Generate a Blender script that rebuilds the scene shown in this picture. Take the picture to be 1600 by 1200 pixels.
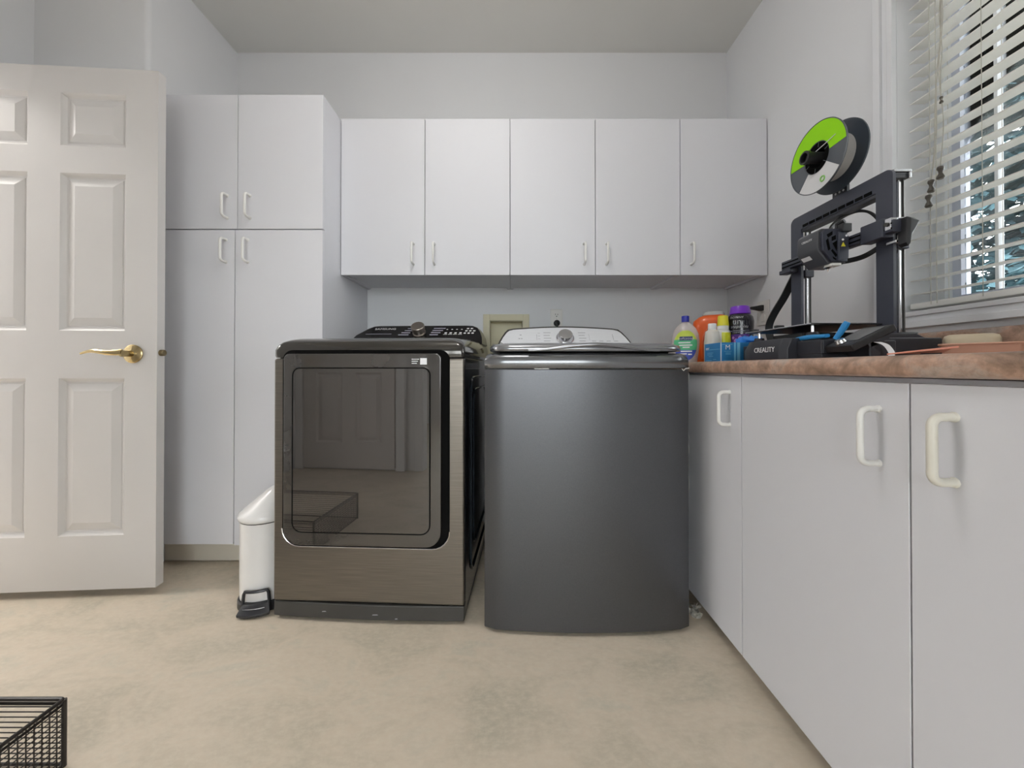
import bpy, math, random
from mathutils import Vector, Matrix
random.seed(7)
S = bpy.context.scene
for o in list(bpy.data.objects): bpy.data.objects.remove(o, do_unlink=True)
C = S.collection
PI = math.pi

# ------------------------------------------------------------------ camera
F = 580.0
cd = bpy.data.cameras.new('camera'); cam = bpy.data.objects.new('camera', cd); C.objects.link(cam)
cd.sensor_width = 36; cd.sensor_fit = 'HORIZONTAL'; cd.lens = 36 * F / 1600
PITCH = 0.35
cam.location = (0, 0, .888)
cam.rotation_euler = (math.radians(90 + PITCH), 0, 0)
cd.shift_y = -(25 + F * math.tan(math.radians(PITCH))) / 1600
cd.clip_start = .02
S.camera = cam

# ------------------------------------------------------------------ world, exposure
w = bpy.data.worlds.new('overcast'); S.world = w; w.use_nodes = True
bg = w.node_tree.nodes['Background']; bg.inputs[0].default_value = (1, .99, .985, 1); bg.inputs[1].default_value = 6.2
S.view_settings.view_transform = 'Standard'; S.view_settings.look = 'None'
S.view_settings.exposure = 0.50; S.view_settings.gamma = 1; S.view_settings.use_curve_mapping = False
LAMP_W = 10.5
# the ceiling lamp of the room (fixture is built further down)
ld = bpy.data.lights.new('ceiling_lamp_light', 'POINT'); ld.shadow_soft_size = .11; ld.energy = LAMP_W
ld.color = (1, .985, .975)
lo = bpy.data.objects.new('ceiling_lamp_light', ld); C.objects.link(lo); lo.location = (-.2, .78, 2.50)

# ------------------------------------------------------------------ materials
MATS = {}
def mat(name, col, rough=.5, metal=0, spec=None, ior=None, alpha=None, emit=None, estr=0, coat=0, var=0, scale=8,
        stretch=(1, 1, 1), bump=0, bscale=60, trans=0):
    if name in MATS: return MATS[name]
    m = bpy.data.materials.new(name); m.use_nodes = True; MATS[name] = m
    nt = m.node_tree; b = nt.nodes['Principled BSDF']
    b.inputs['Base Color'].default_value = (*col, 1)
    b.inputs['Roughness'].default_value = rough; b.inputs['Metallic'].default_value = metal
    if spec is not None: b.inputs['Specular IOR Level'].default_value = spec
    if ior: b.inputs['IOR'].default_value = ior
    if alpha is not None: b.inputs['Alpha'].default_value = alpha
    if coat: b.inputs['Coat Weight'].default_value = coat; b.inputs['Coat Roughness'].default_value = .06
    if trans: b.inputs['Transmission Weight'].default_value = trans
    if emit: b.inputs['Emission Color'].default_value = (*emit, 1); b.inputs['Emission Strength'].default_value = estr
    if var or bump:
        tc = nt.nodes.new('ShaderNodeTexCoord'); mp = nt.nodes.new('ShaderNodeMapping')
        mp.inputs['Scale'].default_value = stretch; nt.links.new(tc.outputs['Object'], mp.inputs['Vector'])
    if var:
        n = nt.nodes.new('ShaderNodeTexNoise'); n.inputs['Scale'].default_value = scale; n.inputs['Detail'].default_value = 5
        nt.links.new(mp.outputs[0], n.inputs['Vector'])
        r = nt.nodes.new('ShaderNodeValToRGB')
        r.color_ramp.elements[0].position = .3; r.color_ramp.elements[1].position = .7
        r.color_ramp.elements[0].color = (*[c * (1 - var) for c in col], 1)
        r.color_ramp.elements[1].color = (*[min(1, c * (1 + var)) for c in col], 1)
        nt.links.new(n.outputs['Fac'], r.inputs[0]); nt.links.new(r.outputs[0], b.inputs['Base Color'])
    if bump:
        n2 = nt.nodes.new('ShaderNodeTexNoise'); n2.inputs['Scale'].default_value = bscale; n2.inputs['Detail'].default_value = 4
        nt.links.new(mp.outputs[0], n2.inputs['Vector'])
        bp = nt.nodes.new('ShaderNodeBump'); bp.inputs['Strength'].default_value = bump; bp.inputs['Distance'].default_value = .002
        nt.links.new(n2.outputs['Fac'], bp.inputs['Height']); nt.links.new(bp.outputs[0], b.inputs['Normal'])
    return m

def ramp_mat(name, layers, rough, scale, distort=0, stretch=(1, 1, 1), speck=None, bump=0, coat=0, soft=.5):
    """mottled surface: a noise-driven colour ramp plus a finer speckle"""
    m = bpy.data.materials.new(name); m.use_nodes = True; MATS[name] = m
    nt = m.node_tree; b = nt.nodes['Principled BSDF']; b.inputs['Roughness'].default_value = rough
    if coat: b.inputs['Coat Weight'].default_value = coat; b.inputs['Coat Roughness'].default_value = .12
    tc = nt.nodes.new('ShaderNodeTexCoord'); mp = nt.nodes.new('ShaderNodeMapping'); mp.inputs['Scale'].default_value = stretch
    nt.links.new(tc.outputs['Object'], mp.inputs['Vector'])
    n = nt.nodes.new('ShaderNodeTexNoise'); n.inputs['Scale'].default_value = scale; n.inputs['Detail'].default_value = 9
    n.inputs['Roughness'].default_value = .62; n.inputs['Distortion'].default_value = distort
    nt.links.new(mp.outputs[0], n.inputs['Vector'])
    r = nt.nodes.new('ShaderNodeValToRGB'); cr = r.color_ramp
    while len(cr.elements) < len(layers): cr.elements.new(.5)
    for e, (p, c) in zip(cr.elements, layers): e.position = p; e.color = (*c, 1)
    nt.links.new(n.outputs['Fac'], r.inputs[0]); out = r.outputs[0]
    if speck:
        sc, amt, colr = speck
        n2 = nt.nodes.new('ShaderNodeTexNoise'); n2.inputs['Scale'].default_value = sc; n2.inputs['Detail'].default_value = 6
        n2.inputs['Roughness'].default_value = .7
        nt.links.new(mp.outputs[0], n2.inputs['Vector'])
        r2 = nt.nodes.new('ShaderNodeValToRGB'); r2.color_ramp.elements[0].position = .42; r2.color_ramp.elements[1].position = .68
        r2.color_ramp.elements[0].color = (0, 0, 0, 1); r2.color_ramp.elements[1].color = (amt, amt, amt, 1)
        nt.links.new(n2.outputs['Fac'], r2.inputs[0])
        mx = nt.nodes.new('ShaderNodeMix'); mx.data_type = 'RGBA'
        nt.links.new(r2.outputs[0], mx.inputs[0]); nt.links.new(out, mx.inputs[6]); mx.inputs[7].default_value = (*colr, 1)
        out = mx.outputs[2]
    nt.links.new(out, b.inputs['Base Color'])
    if bump:
        bp = nt.nodes.new('ShaderNodeBump'); bp.inputs['Strength'].default_value = bump; bp.inputs['Distance'].default_value = .002
        nt.links.new(n.outputs['Fac'], bp.inputs['Height']); nt.links.new(bp.outputs[0], b.inputs['Normal'])
    return m

mat('wall', (.76, .768, .785), .75, var=.012, scale=2, bump=.08, bscale=180)
mat('wall_dim', (.5, .515, .51), .8, var=.012, scale=2)
mat('ceiling', (.77, .765, .735), .85, var=.012, scale=3, bump=.1, bscale=150)
mat('cabinet', (.73, .73, .765), .5, var=.008, scale=1.5)
mat('cabinet_edge', (.62, .60, .55), .5, var=.03)
mat('kick', (.70, .65, .56), .6, var=.04, scale=5)
mat('handle', (.80, .79, .76), .3, var=.01)
mat('handle_old', (.76, .73, .64), .3, var=.01)
mat('door_paint', (.66, .637, .62), .45, var=.012, scale=3)
mat('trim_white', (.80, .81, .83), .4, var=.01)
ramp_mat('floor', [(.28, (.50, .455, .36)), (.43, (.60, .525, .415)), (.55, (.69, .59, .47)), (.68, (.58, .535, .435))], .42, 3.4, .5,
         stretch=(1, 1.7, 1), speck=(42, .6, (.74, .66, .54)), bump=.12)
ramp_mat('laminate', [(.30, (.12, .075, .05)), (.42, (.36, .23, .165)), (.54, (.58, .37, .27)), (.66, (.52, .43, .37))], .3, 11, .9,
         speck=(70, .6, (.25, .17, .12)), coat=.2)
mat('brushed', (.20, .18, .155), .34, metal=.85, var=.16, scale=6, stretch=(1.2, 1.2, 70), bump=.05, bscale=30)
mat('dryer_gloss', (.075, .070, .063), .12, metal=.7, var=.02, coat=.5)
mat('dryer_side', (.022, .028, .034), .14, var=.05, coat=.6)
mat('plinth', (.045, .043, .040), .42, var=.1, scale=12)
mat('smoked_glass', (.035, .03, .027), .02, ior=2.1, var=.05, bump=.10, bscale=2.2)
mat('smoked_frame', (.045, .04, .036), .05, ior=1.95, var=.05)
mat('black_gap', (.004, .004, .004), .7, spec=.05, var=.1)
mat('panel_black', (.014, .013, .013), .16, ior=1.6, var=.1)
mat('chrome', (.62, .61, .60), .16, metal=1, var=.03)
mat('knob_brown', (.40, .35, .31), .28, metal=.9, var=.06)
mat('washer_front', (.105, .107, .115), .33, metal=.75, var=.05, scale=260, bump=.03, bscale=500)
mat('washer_top', (.22, .225, .235), .22, metal=.8, var=.04)
mat('washer_lid', (.30, .305, .32), .2, metal=.75, var=.03, coat=.3)
mat('washer_panel', (.84, .85, .88), .35, metal=.15, var=.02, stretch=(1, 1, 20))
mat('silver', (.60, .60, .615), .24, metal=1, var=.05, stretch=(1, 1, 1), scale=20)
mat('print_grey', (.42, .42, .45), .6, var=.02)
mat('print_white', (.82, .82, .84), .6, var=.01)
mat('print_lilac', (.40, .39, .47), .6, var=.02)
mat('film', (.8, .8, .78), .4, var=.02)
mat('bin_white', (.78, .765, .75), .28, var=.01, coat=.3)
mat('bin_black', (.02, .021, .025), .35, var=.05)
mat('black_plastic', (.013, .013, .015), .4, var=.08)
mat('rubber', (.012, .012, .012), .6, var=.08)
mat('brass', (.46, .36, .19), .22, metal=1, var=.08, scale=20)
mat('brass_dark', (.27, .21, .12), .4, metal=.9, var=.08)
mat('cream', (.69, .64, .46), .55, var=.02)
mat('plate_white', (.76, .75, .72), .4, var=.01)
mat('slot_dark', (.03, .028, .026), .6, var=.05)
mat('printer_body', (.026, .027, .035), .42, var=.06, scale=30)
mat('printer_frame', (.040, .044, .064), .40, var=.05, scale=20)
mat('printer_head', (.06, .062, .072), .40, var=.05)
mat('printer_bed', (.012, .012, .014), .35, var=.08)
mat('screen_glass', (.045, .046, .05), .18, ior=1.6, var=.05)
mat('spool_green', (.30, .72, .001), .5, spec=.25, var=.02)
mat('spool_dark', (.03, .04, .055), .40, var=.05)
mat('spool_grey', (.085, .095, .11), .42, var=.03)
mat('spool_print', (.68, .68, .69), .5, var=.01)
mat('filament', (.52, .51, .49), .45, var=.06, scale=4, stretch=(200, 1, 1))
mat('logo_green', (.26, .58, .14), .5, var=.02)
mat('tool_blue', (.03, .27, .62), .38, var=.04)
mat('warn_yellow', (.75, .68, .05), .5, var=.02)
mat('soap_clear', (.82, .74, .71), .12, alpha=.55, var=.01, coat=.4)
mat('cap_blue', (.025, .035, .40), .3, var=.03)
mat('label_lime', (.55, .66, .08), .45, var=.06)
mat('label_green', (.10, .50, .24), .45, var=.08, scale=30)
mat('label_blue', (.05, .09, .48), .45, var=.03)
mat('label_navy', (.02, .04, .16), .45, var=.03)
mat('jug_orange', (.80, .115, .008), .33, var=.03, coat=.3)
mat('lid_clear', (.55, .55, .54), .25, alpha=.75, var=.02)
mat('jug_label', (.72, .68, .58), .5, var=.05)
mat('bottle_yellow', (.72, .74, .02), .35, var=.03)
mat('cap_yellow', (.78, .70, .03), .35, var=.03)
mat('bottle_white', (.80, .79, .76), .4, var=.02)
mat('bottle_translucent', (.76, .72, .64), .3, alpha=.85, var=.05)
mat('bottle_black', (.012, .011, .02), .25, var=.1, coat=.4)
mat('cap_purple', (.19, .03, .52), .3, var=.03, coat=.2)
mat('flower_pink', (.58, .26, .66), .5, var=.18, scale=60)
mat('flower_purple', (.10, .03, .24), .5, var=.15, scale=40)
mat('box_blue', (.025, .22, .52), .45, var=.10, scale=14)
mat('box_cyan', (.20, .56, .80), .45, var=.05)
mat('bag_blue', (.03, .24, .75), .35, var=.1, scale=25, bump=.4, bscale=30)
mat('salmon', (.78, .32, .23), .45, var=.05)
mat('terracotta', (.64, .36, .26), .5, var=.05)
mat('tub_cream', (.66, .56, .40), .45, var=.03)
mat('wire_black', (.018, .014, .012), .4, var=.05)
mat('blind', (.86, .845, .80), .45, var=.02)
mat('cord', (.50, .48, .42), .7, var=.05)
mat('tassel', (.085, .075, .06), .45, var=.12, scale=30)
mat('vinyl', (.72, .74, .76), .35, var=.01)
mat('sash', (.50, .53, .62), .45, var=.03)
mat('lint', (.42, .40, .35), .95, var=.3, scale=90, bump=.6, bscale=90)
mat('needles', (.045, .105, .125), .7, var=.45, scale=3)
mat('bark', (.10, .085, .08), .9, var=.2, scale=10)
mat('grass', (.11, .105, .09), .9, var=.3, scale=4)
mat('lamp_glass', (.9, .88, .84), .3, emit=(1, .95, .88), estr=2.5, var=.01)
mat('fixture', (.7, .69, .66), .35, metal=.6, var=.03)
# thin clear window glass
m = bpy.data.materials.new('pane_glass'); m.use_nodes = True; MATS['pane_glass'] = m; nt = m.node_tree
nt.nodes.remove(nt.nodes['Principled BSDF'])
t_ = nt.nodes.new('ShaderNodeBsdfTransparent'); g_ = nt.nodes.new('ShaderNodeBsdfGlossy'); g_.inputs['Roughness'].default_value = .02
t_.inputs[0].default_value = (.93, .96, .97, 1)
fr = nt.nodes.new('ShaderNodeFresnel'); fr.inputs[0].default_value = 1.45; mx_ = nt.nodes.new('ShaderNodeMixShader')
nt.links.new(fr.outputs[0], mx_.inputs[0]); nt.links.new(t_.outputs[0], mx_.inputs[1]); nt.links.new(g_.outputs[0], mx_.inputs[2])
nt.links.new(mx_.outputs[0], nt.nodes['Material Output'].inputs[0])

# ------------------------------------------------------------------ builders
ORG = {}
STUFF = {'panel_markings', 'panel_icons', 'label_print', 'label_line'}
def link(name, data, parent=None):
    o = bpy.data.objects.new(name, data); C.objects.link(o)
    if parent is not None: o.parent = parent
    return o
def tag(o, label=None, cat=None, group=None, kind=None):
    if label: o['label'] = label
    if cat: o['category'] = cat
    if group: o['group'] = group
    if kind: o['kind'] = kind
    return o
def empty(name, loc, label, cat, group=None, rz=0, local=False, kind=None):
    o = link(name, None); o.location = loc; o.rotation_euler = (0, 0, rz); o.empty_display_size = .05
    ORG[o] = Vector((0, 0, 0)) if local else Vector(loc)
    return tag(o, label, cat, group, kind)

class MB:
    def __init__(s): s.v = []; s.f = []
    def add(s, vs, fs):
        b = len(s.v); s.v += [tuple(v) for v in vs]; s.f += [tuple(b + i for i in f) for f in fs]; return s
    def box(s, x0, x1, y0, y1, z0, z1):
        return s.add([(x0, y0, z0), (x1, y0, z0), (x1, y1, z0), (x0, y1, z0), (x0, y0, z1), (x1, y0, z1), (x1, y1, z1), (x0, y1, z1)],
                     [(0, 3, 2, 1), (4, 5, 6, 7), (0, 1, 5, 4), (1, 2, 6, 5), (2, 3, 7, 6), (3, 0, 4, 7)])
    def loft(s, loops, cap0=True, cap1=True, closed=True):
        n = len(loops[0]); vs = [p for l in loops for p in l]; fs = []
        for k in range(len(loops) - 1):
            for i in range(n if closed else n - 1):
                j = (i + 1) % n
                fs.append((k * n + i, k * n + j, (k + 1) * n + j, (k + 1) * n + i))
        if cap0: fs.append(tuple(reversed(range(n))))
        if cap1: fs.append(tuple((len(loops) - 1) * n + i for i in range(n)))
        return s.add(vs, fs)
    def prism(s, poly, fn, a0, a1):
        return s.loft([[fn(p[0], p[1], a0) for p in poly], [fn(p[0], p[1], a1) for p in poly]])
    def tube(s, pts, r, n=8, closed=False, rf=None):
        pts = [Vector(p) for p in pts]; loops = []; m = len(pts); prev = None
        for i, p in enumerate(pts):
            if closed: t = pts[(i + 1) % m] - pts[i - 1]
            else: t = pts[min(i + 1, m - 1)] - pts[max(i - 1, 0)]
            t = t.normalized() if t.length > 1e-9 else Vector((0, 0, 1))
            if prev is None:
                a = Vector((0, 0, 1)) if abs(t.z) < .9 else Vector((1, 0, 0))
                nx = t.cross(a).normalized()
            else:
                nx = (prev - t * prev.dot(t))
                nx = nx.normalized() if nx.length > 1e-6 else t.orthogonal().normalized()
            prev = nx; ny = t.cross(nx); rr = rf(i / (m - 1)) * r if rf else r
            loops.append([p + (nx * math.cos(2 * PI * k / n) + ny * math.sin(2 * PI * k / n)) * rr for k in range(n)])
        if closed: loops.append(loops[0]); return s.loft(loops, False, False)
        return s.loft(loops)
    def ribbon(s, pts, wv, th):
        """flat cable: swept rectangle, wv = width vector, th = thickness"""
        pts = [Vector(p) for p in pts]; wv = Vector(wv); loops = []; m = len(pts)
        for i, p in enumerate(pts):
            t = (pts[min(i + 1, m - 1)] - pts[max(i - 1, 0)]).normalized(); nn = t.cross(wv.normalized()).normalized() * th / 2
            loops.append([p - wv / 2 - nn, p + wv / 2 - nn, p + wv / 2 + nn, p - wv / 2 + nn])
        return s.loft(loops)
    def lathe(s, prof, c=(0, 0, 0), n=28, sx=1, sy=1, axis=None, rz=0):
        loops = []
        M = axis.to_track_quat('Z', 'Y').to_matrix() if axis is not None else Matrix.Identity(3)
        R = Matrix.Rotation(rz, 3, 'Z')
        for r, z in prof:
            loops.append([Vector(c) + M @ (R @ Vector((r * sx * math.cos(2 * PI * k / n), r * sy * math.sin(2 * PI * k / n), z))) for k in range(n)])
        return s.loft(loops)
    def patch(s, rfun, z0, z1, a0, a1, c, sx=1, sy=1, rz=0, off=.0008, nz=8, na=10, wfun=None):
        """piece of label wrapped on a lathed bottle, wfun(t) narrows it"""
        R = Matrix.Rotation(rz, 3, 'Z'); rows = []
        for i in range(nz + 1):
            t = i / nz; z = z0 + (z1 - z0) * t; wf = wfun(t) if wfun else 1; am = (a0 + a1) / 2; ah = (a1 - a0) / 2 * wf
            row = []
            for k in range(na + 1):
                a = am - ah + 2 * ah * k / na; r = rfun(z)
                row.append(Vector(c) + R @ Vector(((r * sx + off) * math.cos(a), (r * sy + off) * math.sin(a), z)))
            rows.append(row)
        return s.loft(rows, False, False, closed=False)
    def build(s, name, material, parent=None, bevel=0, smooth=30, seg=2, org=None):
        o_ = ORG.get(parent, Vector((0, 0, 0))) if org is None else Vector(org)
        me = bpy.data.meshes.new(name)
        me.from_pydata([tuple(Vector(v) - o_) for v in s.v], [], s.f); me.validate(); me.update()
        import bmesh
        bm = bmesh.new(); bm.from_mesh(me); bmesh.ops.recalc_face_normals(bm, faces=bm.faces); bm.to_mesh(me); bm.free()
        me.materials.append(MATS[material])
        if smooth:
            me.polygons.foreach_set('use_smooth', [True] * len(me.polygons)); me.set_sharp_from_angle(angle=math.radians(smooth))
        o = link(name, me, parent); ORG[o] = o_
        if name in STUFF: o['kind'] = 'stuff'
        if bevel:
            b = o.modifiers.new('bevel', 'BEVEL'); b.width = bevel; b.segments = seg; b.limit_method = 'ANGLE'; b.angle_limit = math.radians(35)
            if smooth: b.harden_normals = True
        return o

def box(name, material, parent, x0, x1, y0, y1, z0, z1, bevel=0):
    return MB().box(x0, x1, y0, y1, z0, z1).build(name, material, parent, bevel)
def struct(o, label, kind='structure'): return tag(o, label, None, None, kind)
def rrect(x0, x1, z0, z1, r, n=5, rb=None):
    """rounded rectangle, r for the upper corners, rb for the lower ones"""
    rb = r if rb is None else rb; out = []
    for cx, cz, rr, a0 in ((x1 - r, z1 - r, r, 0), (x0 + r, z1 - r, r, 90), (x0 + rb, z0 + rb, rb, 180), (x1 - rb, z0 + rb, rb, 270)):
        for k in range(n + 1):
            a = math.radians(a0 + 90 * k / n); out.append((cx + rr * math.cos(a), cz + rr * math.sin(a)))
    return out
XZ = lambda a, b, d: (a, d, b)      # polygon in x,z extruded along y
XY = lambda a, b, d: (a, b, d)
YZ = lambda a, b, d: (d, a, b)
def interp(prof):
    def f(z):
        for (r0, z0), (r1, z1) in zip(prof, prof[1:]):
            if min(z0, z1) <= z <= max(z0, z1) and z1 != z0: return r0 + (r1 - r0) * (z - z0) / (z1 - z0)
        return prof[-1][0]
    return f
def text_data(txt, size, shear=0, extrude=.0002, align='CENTER'):
    cu = bpy.data.curves.new('t', 'FONT'); cu.body = txt; cu.size = size; cu.align_x = align; cu.align_y = 'CENTER'
    cu.shear = shear; cu.extrude = extrude; cu.resolution_u = 2
    ob = bpy.data.objects.new('t', cu); C.objects.link(ob)
    me = bpy.data.meshes.new_from_object(ob.evaluated_get(bpy.context.evaluated_depsgraph_get()))
    bpy.data.objects.remove(ob, do_unlink=True); bpy.data.curves.remove(cu); return me
def text(name, txt, size, material, parent, fn, shear=0, extrude=.0002):
    """lettering: fn maps the flat (x, y, z) of the letters to world/local space"""
    me = text_data(txt, size, shear, extrude); o_ = ORG.get(parent, Vector((0, 0, 0)))
    for v in me.vertices: v.co = Vector(fn(*v.co)) - o_
    me.materials.clear(); me.materials.append(MATS[material]); me.name = name
    o = link(name, me, parent); ORG[o] = o_; return o

# ------------------------------------------------------------------ the room
XR, XL, YB, ZC = 1.25, -1.60, 2.15, 2.723
XFL, YJ, YF = -2.10, 1.622, -.60         # far-left wall, jog, wall behind the camera
struct(box('floor', 'floor', None, -3.5, XR + .15, YF - .1, YB + .1, -.06, 0), 'beige mottled vinyl floor')
struct(box('ceiling', 'ceiling', None, -3.4, XR + .15, YF - .1, YB + .1, ZC, ZC + .08), 'pale grey ceiling')
WB = empty('wall_back', (-.2, YB, 0), 'pale grey wall behind the washer and dryer', None, kind='structure')
# back wall with a recess hole for the washer supply box
hx0, hx1, hz0, hz1 = -.13, .063, .98, 1.162
mb = MB()
for b_ in ((XL - .12, hx0, 0, ZC), (hx1, XR + .15, 0, ZC), (hx0, hx1, 0, hz0), (hx0, hx1, hz1, ZC)): mb.box(b_[0], b_[1], YB, YB + .1, b_[2], b_[3])
mb.build('wall_panel', 'wall', WB)
# left wall: bullnose corner into the jog
mb = MB()
poly = [(XL, YB + .05), (XL, YJ + .02)]
poly += [(XL - .02 + .02 * math.cos(math.radians(a)), YJ + .02 - .02 * math.sin(math.radians(a))) for a in (22, 45, 67, 90)]
poly += [(XFL - .15, YJ), (XFL - .15, YB + .05)]
mb.prism(poly, XY, 0, ZC)
struct(mb.build('wall_left', 'wall', None), 'short left wall with rounded corner beside the tall cabinet')
DO0, DO1, DH = .60, 1.475, 2.09           # doorway in the far-left wall
WT = .125
mb = MB(); mb.box(XFL - WT, XFL, DO1, YJ + .001, 0, ZC); mb.box(XFL - WT, XFL, YF, DO0, 0, ZC); mb.box(XFL - WT, XFL, DO0, DO1, DH, ZC)
struct(mb.build('wall_side', 'wall', None), 'side wall with the doorway at far left')
struct(box('wall_hall', 'wall', None, -3.4, -3.3, YF, YB, 0, ZC), 'hallway wall beyond the open door')
OX0, OX1, OH = -.95, .62, 2.10            # wide doorway behind the camera, into the next room
mb = MB(); mb.box(-3.4, OX0, YF - .1, YF, 0, ZC); mb.box(OX1, XR + .15, YF - .1, YF, 0, ZC); mb.box(OX0, OX1, YF - .1, YF, OH, ZC)
struct(mb.build('wall_front', 'wall', None), 'wall with a wide doorway opposite the washer and dryer')
r = empty('trim_4', (-.15, YF, 0), 'white casing around the wide doorway behind the viewer', None, kind='structure')
for b_ in ((OX0 - .075, OX0, 0, OH + .07), (OX1, OX1 + .03, 0, OH + .07), (OX0, OX1, OH, OH + .07)): box('casing', 'trim_white', r, b_[0], b_[1], YF, YF + .018, b_[2], b_[3], .004)
# next room added out of view; its glazed door brings in fill daylight
NY = -3.3
struct(box('floor_next_room', 'floor', None, -3.4, 2.4, NY - .1, YF - .1, -.06, 0), 'floor of the next room behind the viewer')
struct(box('ceiling_next_room', 'ceiling', None, -3.4, 2.4, NY - .1, YF - .1, ZC, ZC + .08), 'ceiling of the next room behind the viewer')
GX0, GX1, GH = -1.6, 1.2, 2.2
mb = MB(); mb.box(-3.4, GX0, NY - .1, NY, 0, ZC); mb.box(GX1, 2.4, NY - .1, NY, 0, ZC); mb.box(GX0, GX1, NY - .1, NY, GH, ZC); mb.box(GX0, GX1, NY - .1, NY, 0, .05)
struct(mb.build('wall_far', 'wall', None), 'far wall of the next room with an added glazed door for fill daylight')
struct(box('wall_next_left', 'wall', None, -3.5, -3.4, NY - .1, YB, 0, ZC), 'left wall of the next room behind the viewer')
struct(box('wall_next_right', 'wall', None, 2.4, 2.5, NY - .1, YF - .1, 0, ZC), 'right wall of the next room behind the viewer')
r = empty('fill_door', ((GX0 + GX1) / 2, NY, 0), 'wide glazed door added in the unseen next room for fill daylight', None, kind='structure')
nb = 3
for k in range(nb):
    a = GX0 + (GX1 - GX0) * k / nb; b = GX0 + (GX1 - GX0) * (k + 1) / nb; fw = .06
    mb = MB(); mb.box(a, a + fw, NY - .07, NY - .02, .05, GH); mb.box(b - fw, b, NY - .07, NY - .02, .05, GH); mb.box(a + fw, b - fw, NY - .07, NY - .02, .05, .05 + fw); mb.box(a + fw, b - fw, NY - .07, NY - .02, GH - fw, GH)
    lf = mb.build('door_leaf', 'vinyl', r); box('pane', 'pane_glass', lf, a + fw, b - fw, NY - .048, NY - .044, .05 + fw, GH - fw)
# right wall with the window opening
WY0, WY1, WZ0, WZ1 = -.12, 1.20, 1.062, 2.16
mb = MB(); mb.box(XR, XR + .15, WY1, YB + .05, 0, ZC); mb.box(XR, XR + .15, YF, WY0, 0, ZC)
mb.box(XR, XR + .15, WY0, WY1, 0, WZ0); mb.box(XR, XR + .15, WY0, WY1, WZ1, ZC)
struct(mb.build('wall_right', 'wall', None), 'pale grey right wall around the window')

# window casing: stepped profile on four sides
def casing(name, label, rects):
    r = empty(name, rects[0][0], label, None, kind='structure')
    for nm, loc, bxs in rects[0][1]:
        mb = MB()
        for b_ in bxs: mb.box(*b_)
        mb.build(nm, 'trim_white', r, bevel=.003)
    return r
cw = .062
def stepped(y0, y1, z0, z1, inner):
    """three steps from the wall: outer band, groove, raised inner bead (inner = which side faces the opening)"""
    out = []
    if inner in ('y-', 'y+'):
        a, b = (y0, y1) if inner == 'y-' else (y1, y0)
        L = b - a
        for f0, f1, t in ((0, .28, .017), (.28, .62, .011), (.62, 1, .02)):
            p, q = sorted((a + L * f0, a + L * f1)); out.append((XR - t, XR, p, q, z0, z1))
    else:
        a, b = (z0, z1) if inner == 'z-' else (z1, z0)
        L = b - a
        for f0, f1, t in ((0, .28, .017), (.28, .62, .011), (.62, 1, .02)):
            p, q = sorted((a + L * f0, a + L * f1)); out.append((XR - t, XR, y0, y1, p, q))
    return out
r = empty('trim_1', (XR, .5, WZ0), 'white moulded casing around the window', None, kind='structure')
for nm, bxs in (('side_casing', stepped(WY1, WY1 + cw, WZ0 - .05, WZ1 + cw, 'y-')),
                ('side_casing', stepped(WY0 - cw, WY0, WZ0 - .05, WZ1 + cw, 'y+')),
                ('bottom_casing', stepped(WY0, WY1, WZ0 - .05, WZ0, 'z+')),
                ('top_casing', stepped(WY0, WY1, WZ1, WZ1 + cw, 'z-'))):
    mb = MB()
    for b_ in bxs: mb.box(*b_)
    mb.build(nm, 'trim_white', r, bevel=.002)
# window unit
r = empty('window_1', (XR + .12, .5, WZ0), 'white framed window with clear panes behind the blind', None, kind='structure')
gx = XR + .135
mb = MB(); fw = .045
mb.box(gx - .035, gx + .03, WY0, WY0 + fw, WZ0, WZ1); mb.box(gx - .035, gx + .03, WY1 - fw, WY1, WZ0, WZ1)
mb.box(gx - .035, gx + .03, WY0 + fw, WY1 - fw, WZ0, WZ0 + fw * .6); mb.box(gx - .035, gx + .03, WY0 + fw, WY1 - fw, WZ1 - fw, WZ1)
mb.build('frame', 'vinyl', r, bevel=.003)
ymid = .54
for a, b in ((WY0 + fw, ymid - .02), (ymid + .02, WY1 - fw)):
    sw = .022
    mb = MB(); z0, z1 = WZ0 + fw * .6, WZ1 - fw
    mb.box(gx - .012, gx + .018, a, a + sw, z0, z1); mb.box(gx - .012, gx + .018, b - sw, b, z0, z1)
    mb.box(gx - .012, gx + .018, a + sw, b - sw, z0, z0 + sw); mb.box(gx - .012, gx + .018, a + sw, b - sw, z1 - sw, z1)
    sh = mb.build('sash', 'sash', r)
    box('pane', 'pane_glass', sh, gx, gx + .004, a + sw, b - sw, z0 + sw, z1 - sw)
    for t in (.17, .83):
        yy = a + (b - a) * t
        box('muntin', 'vinyl', sh, gx - .006, gx + .01, yy - .004, yy + .004, z0 + sw, z1 - sw)
box('mullion', 'vinyl', r, gx - .035, gx + .03, ymid - .02, ymid + .02, WZ0 + fw * .6, WZ1 - fw, .003)

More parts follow.
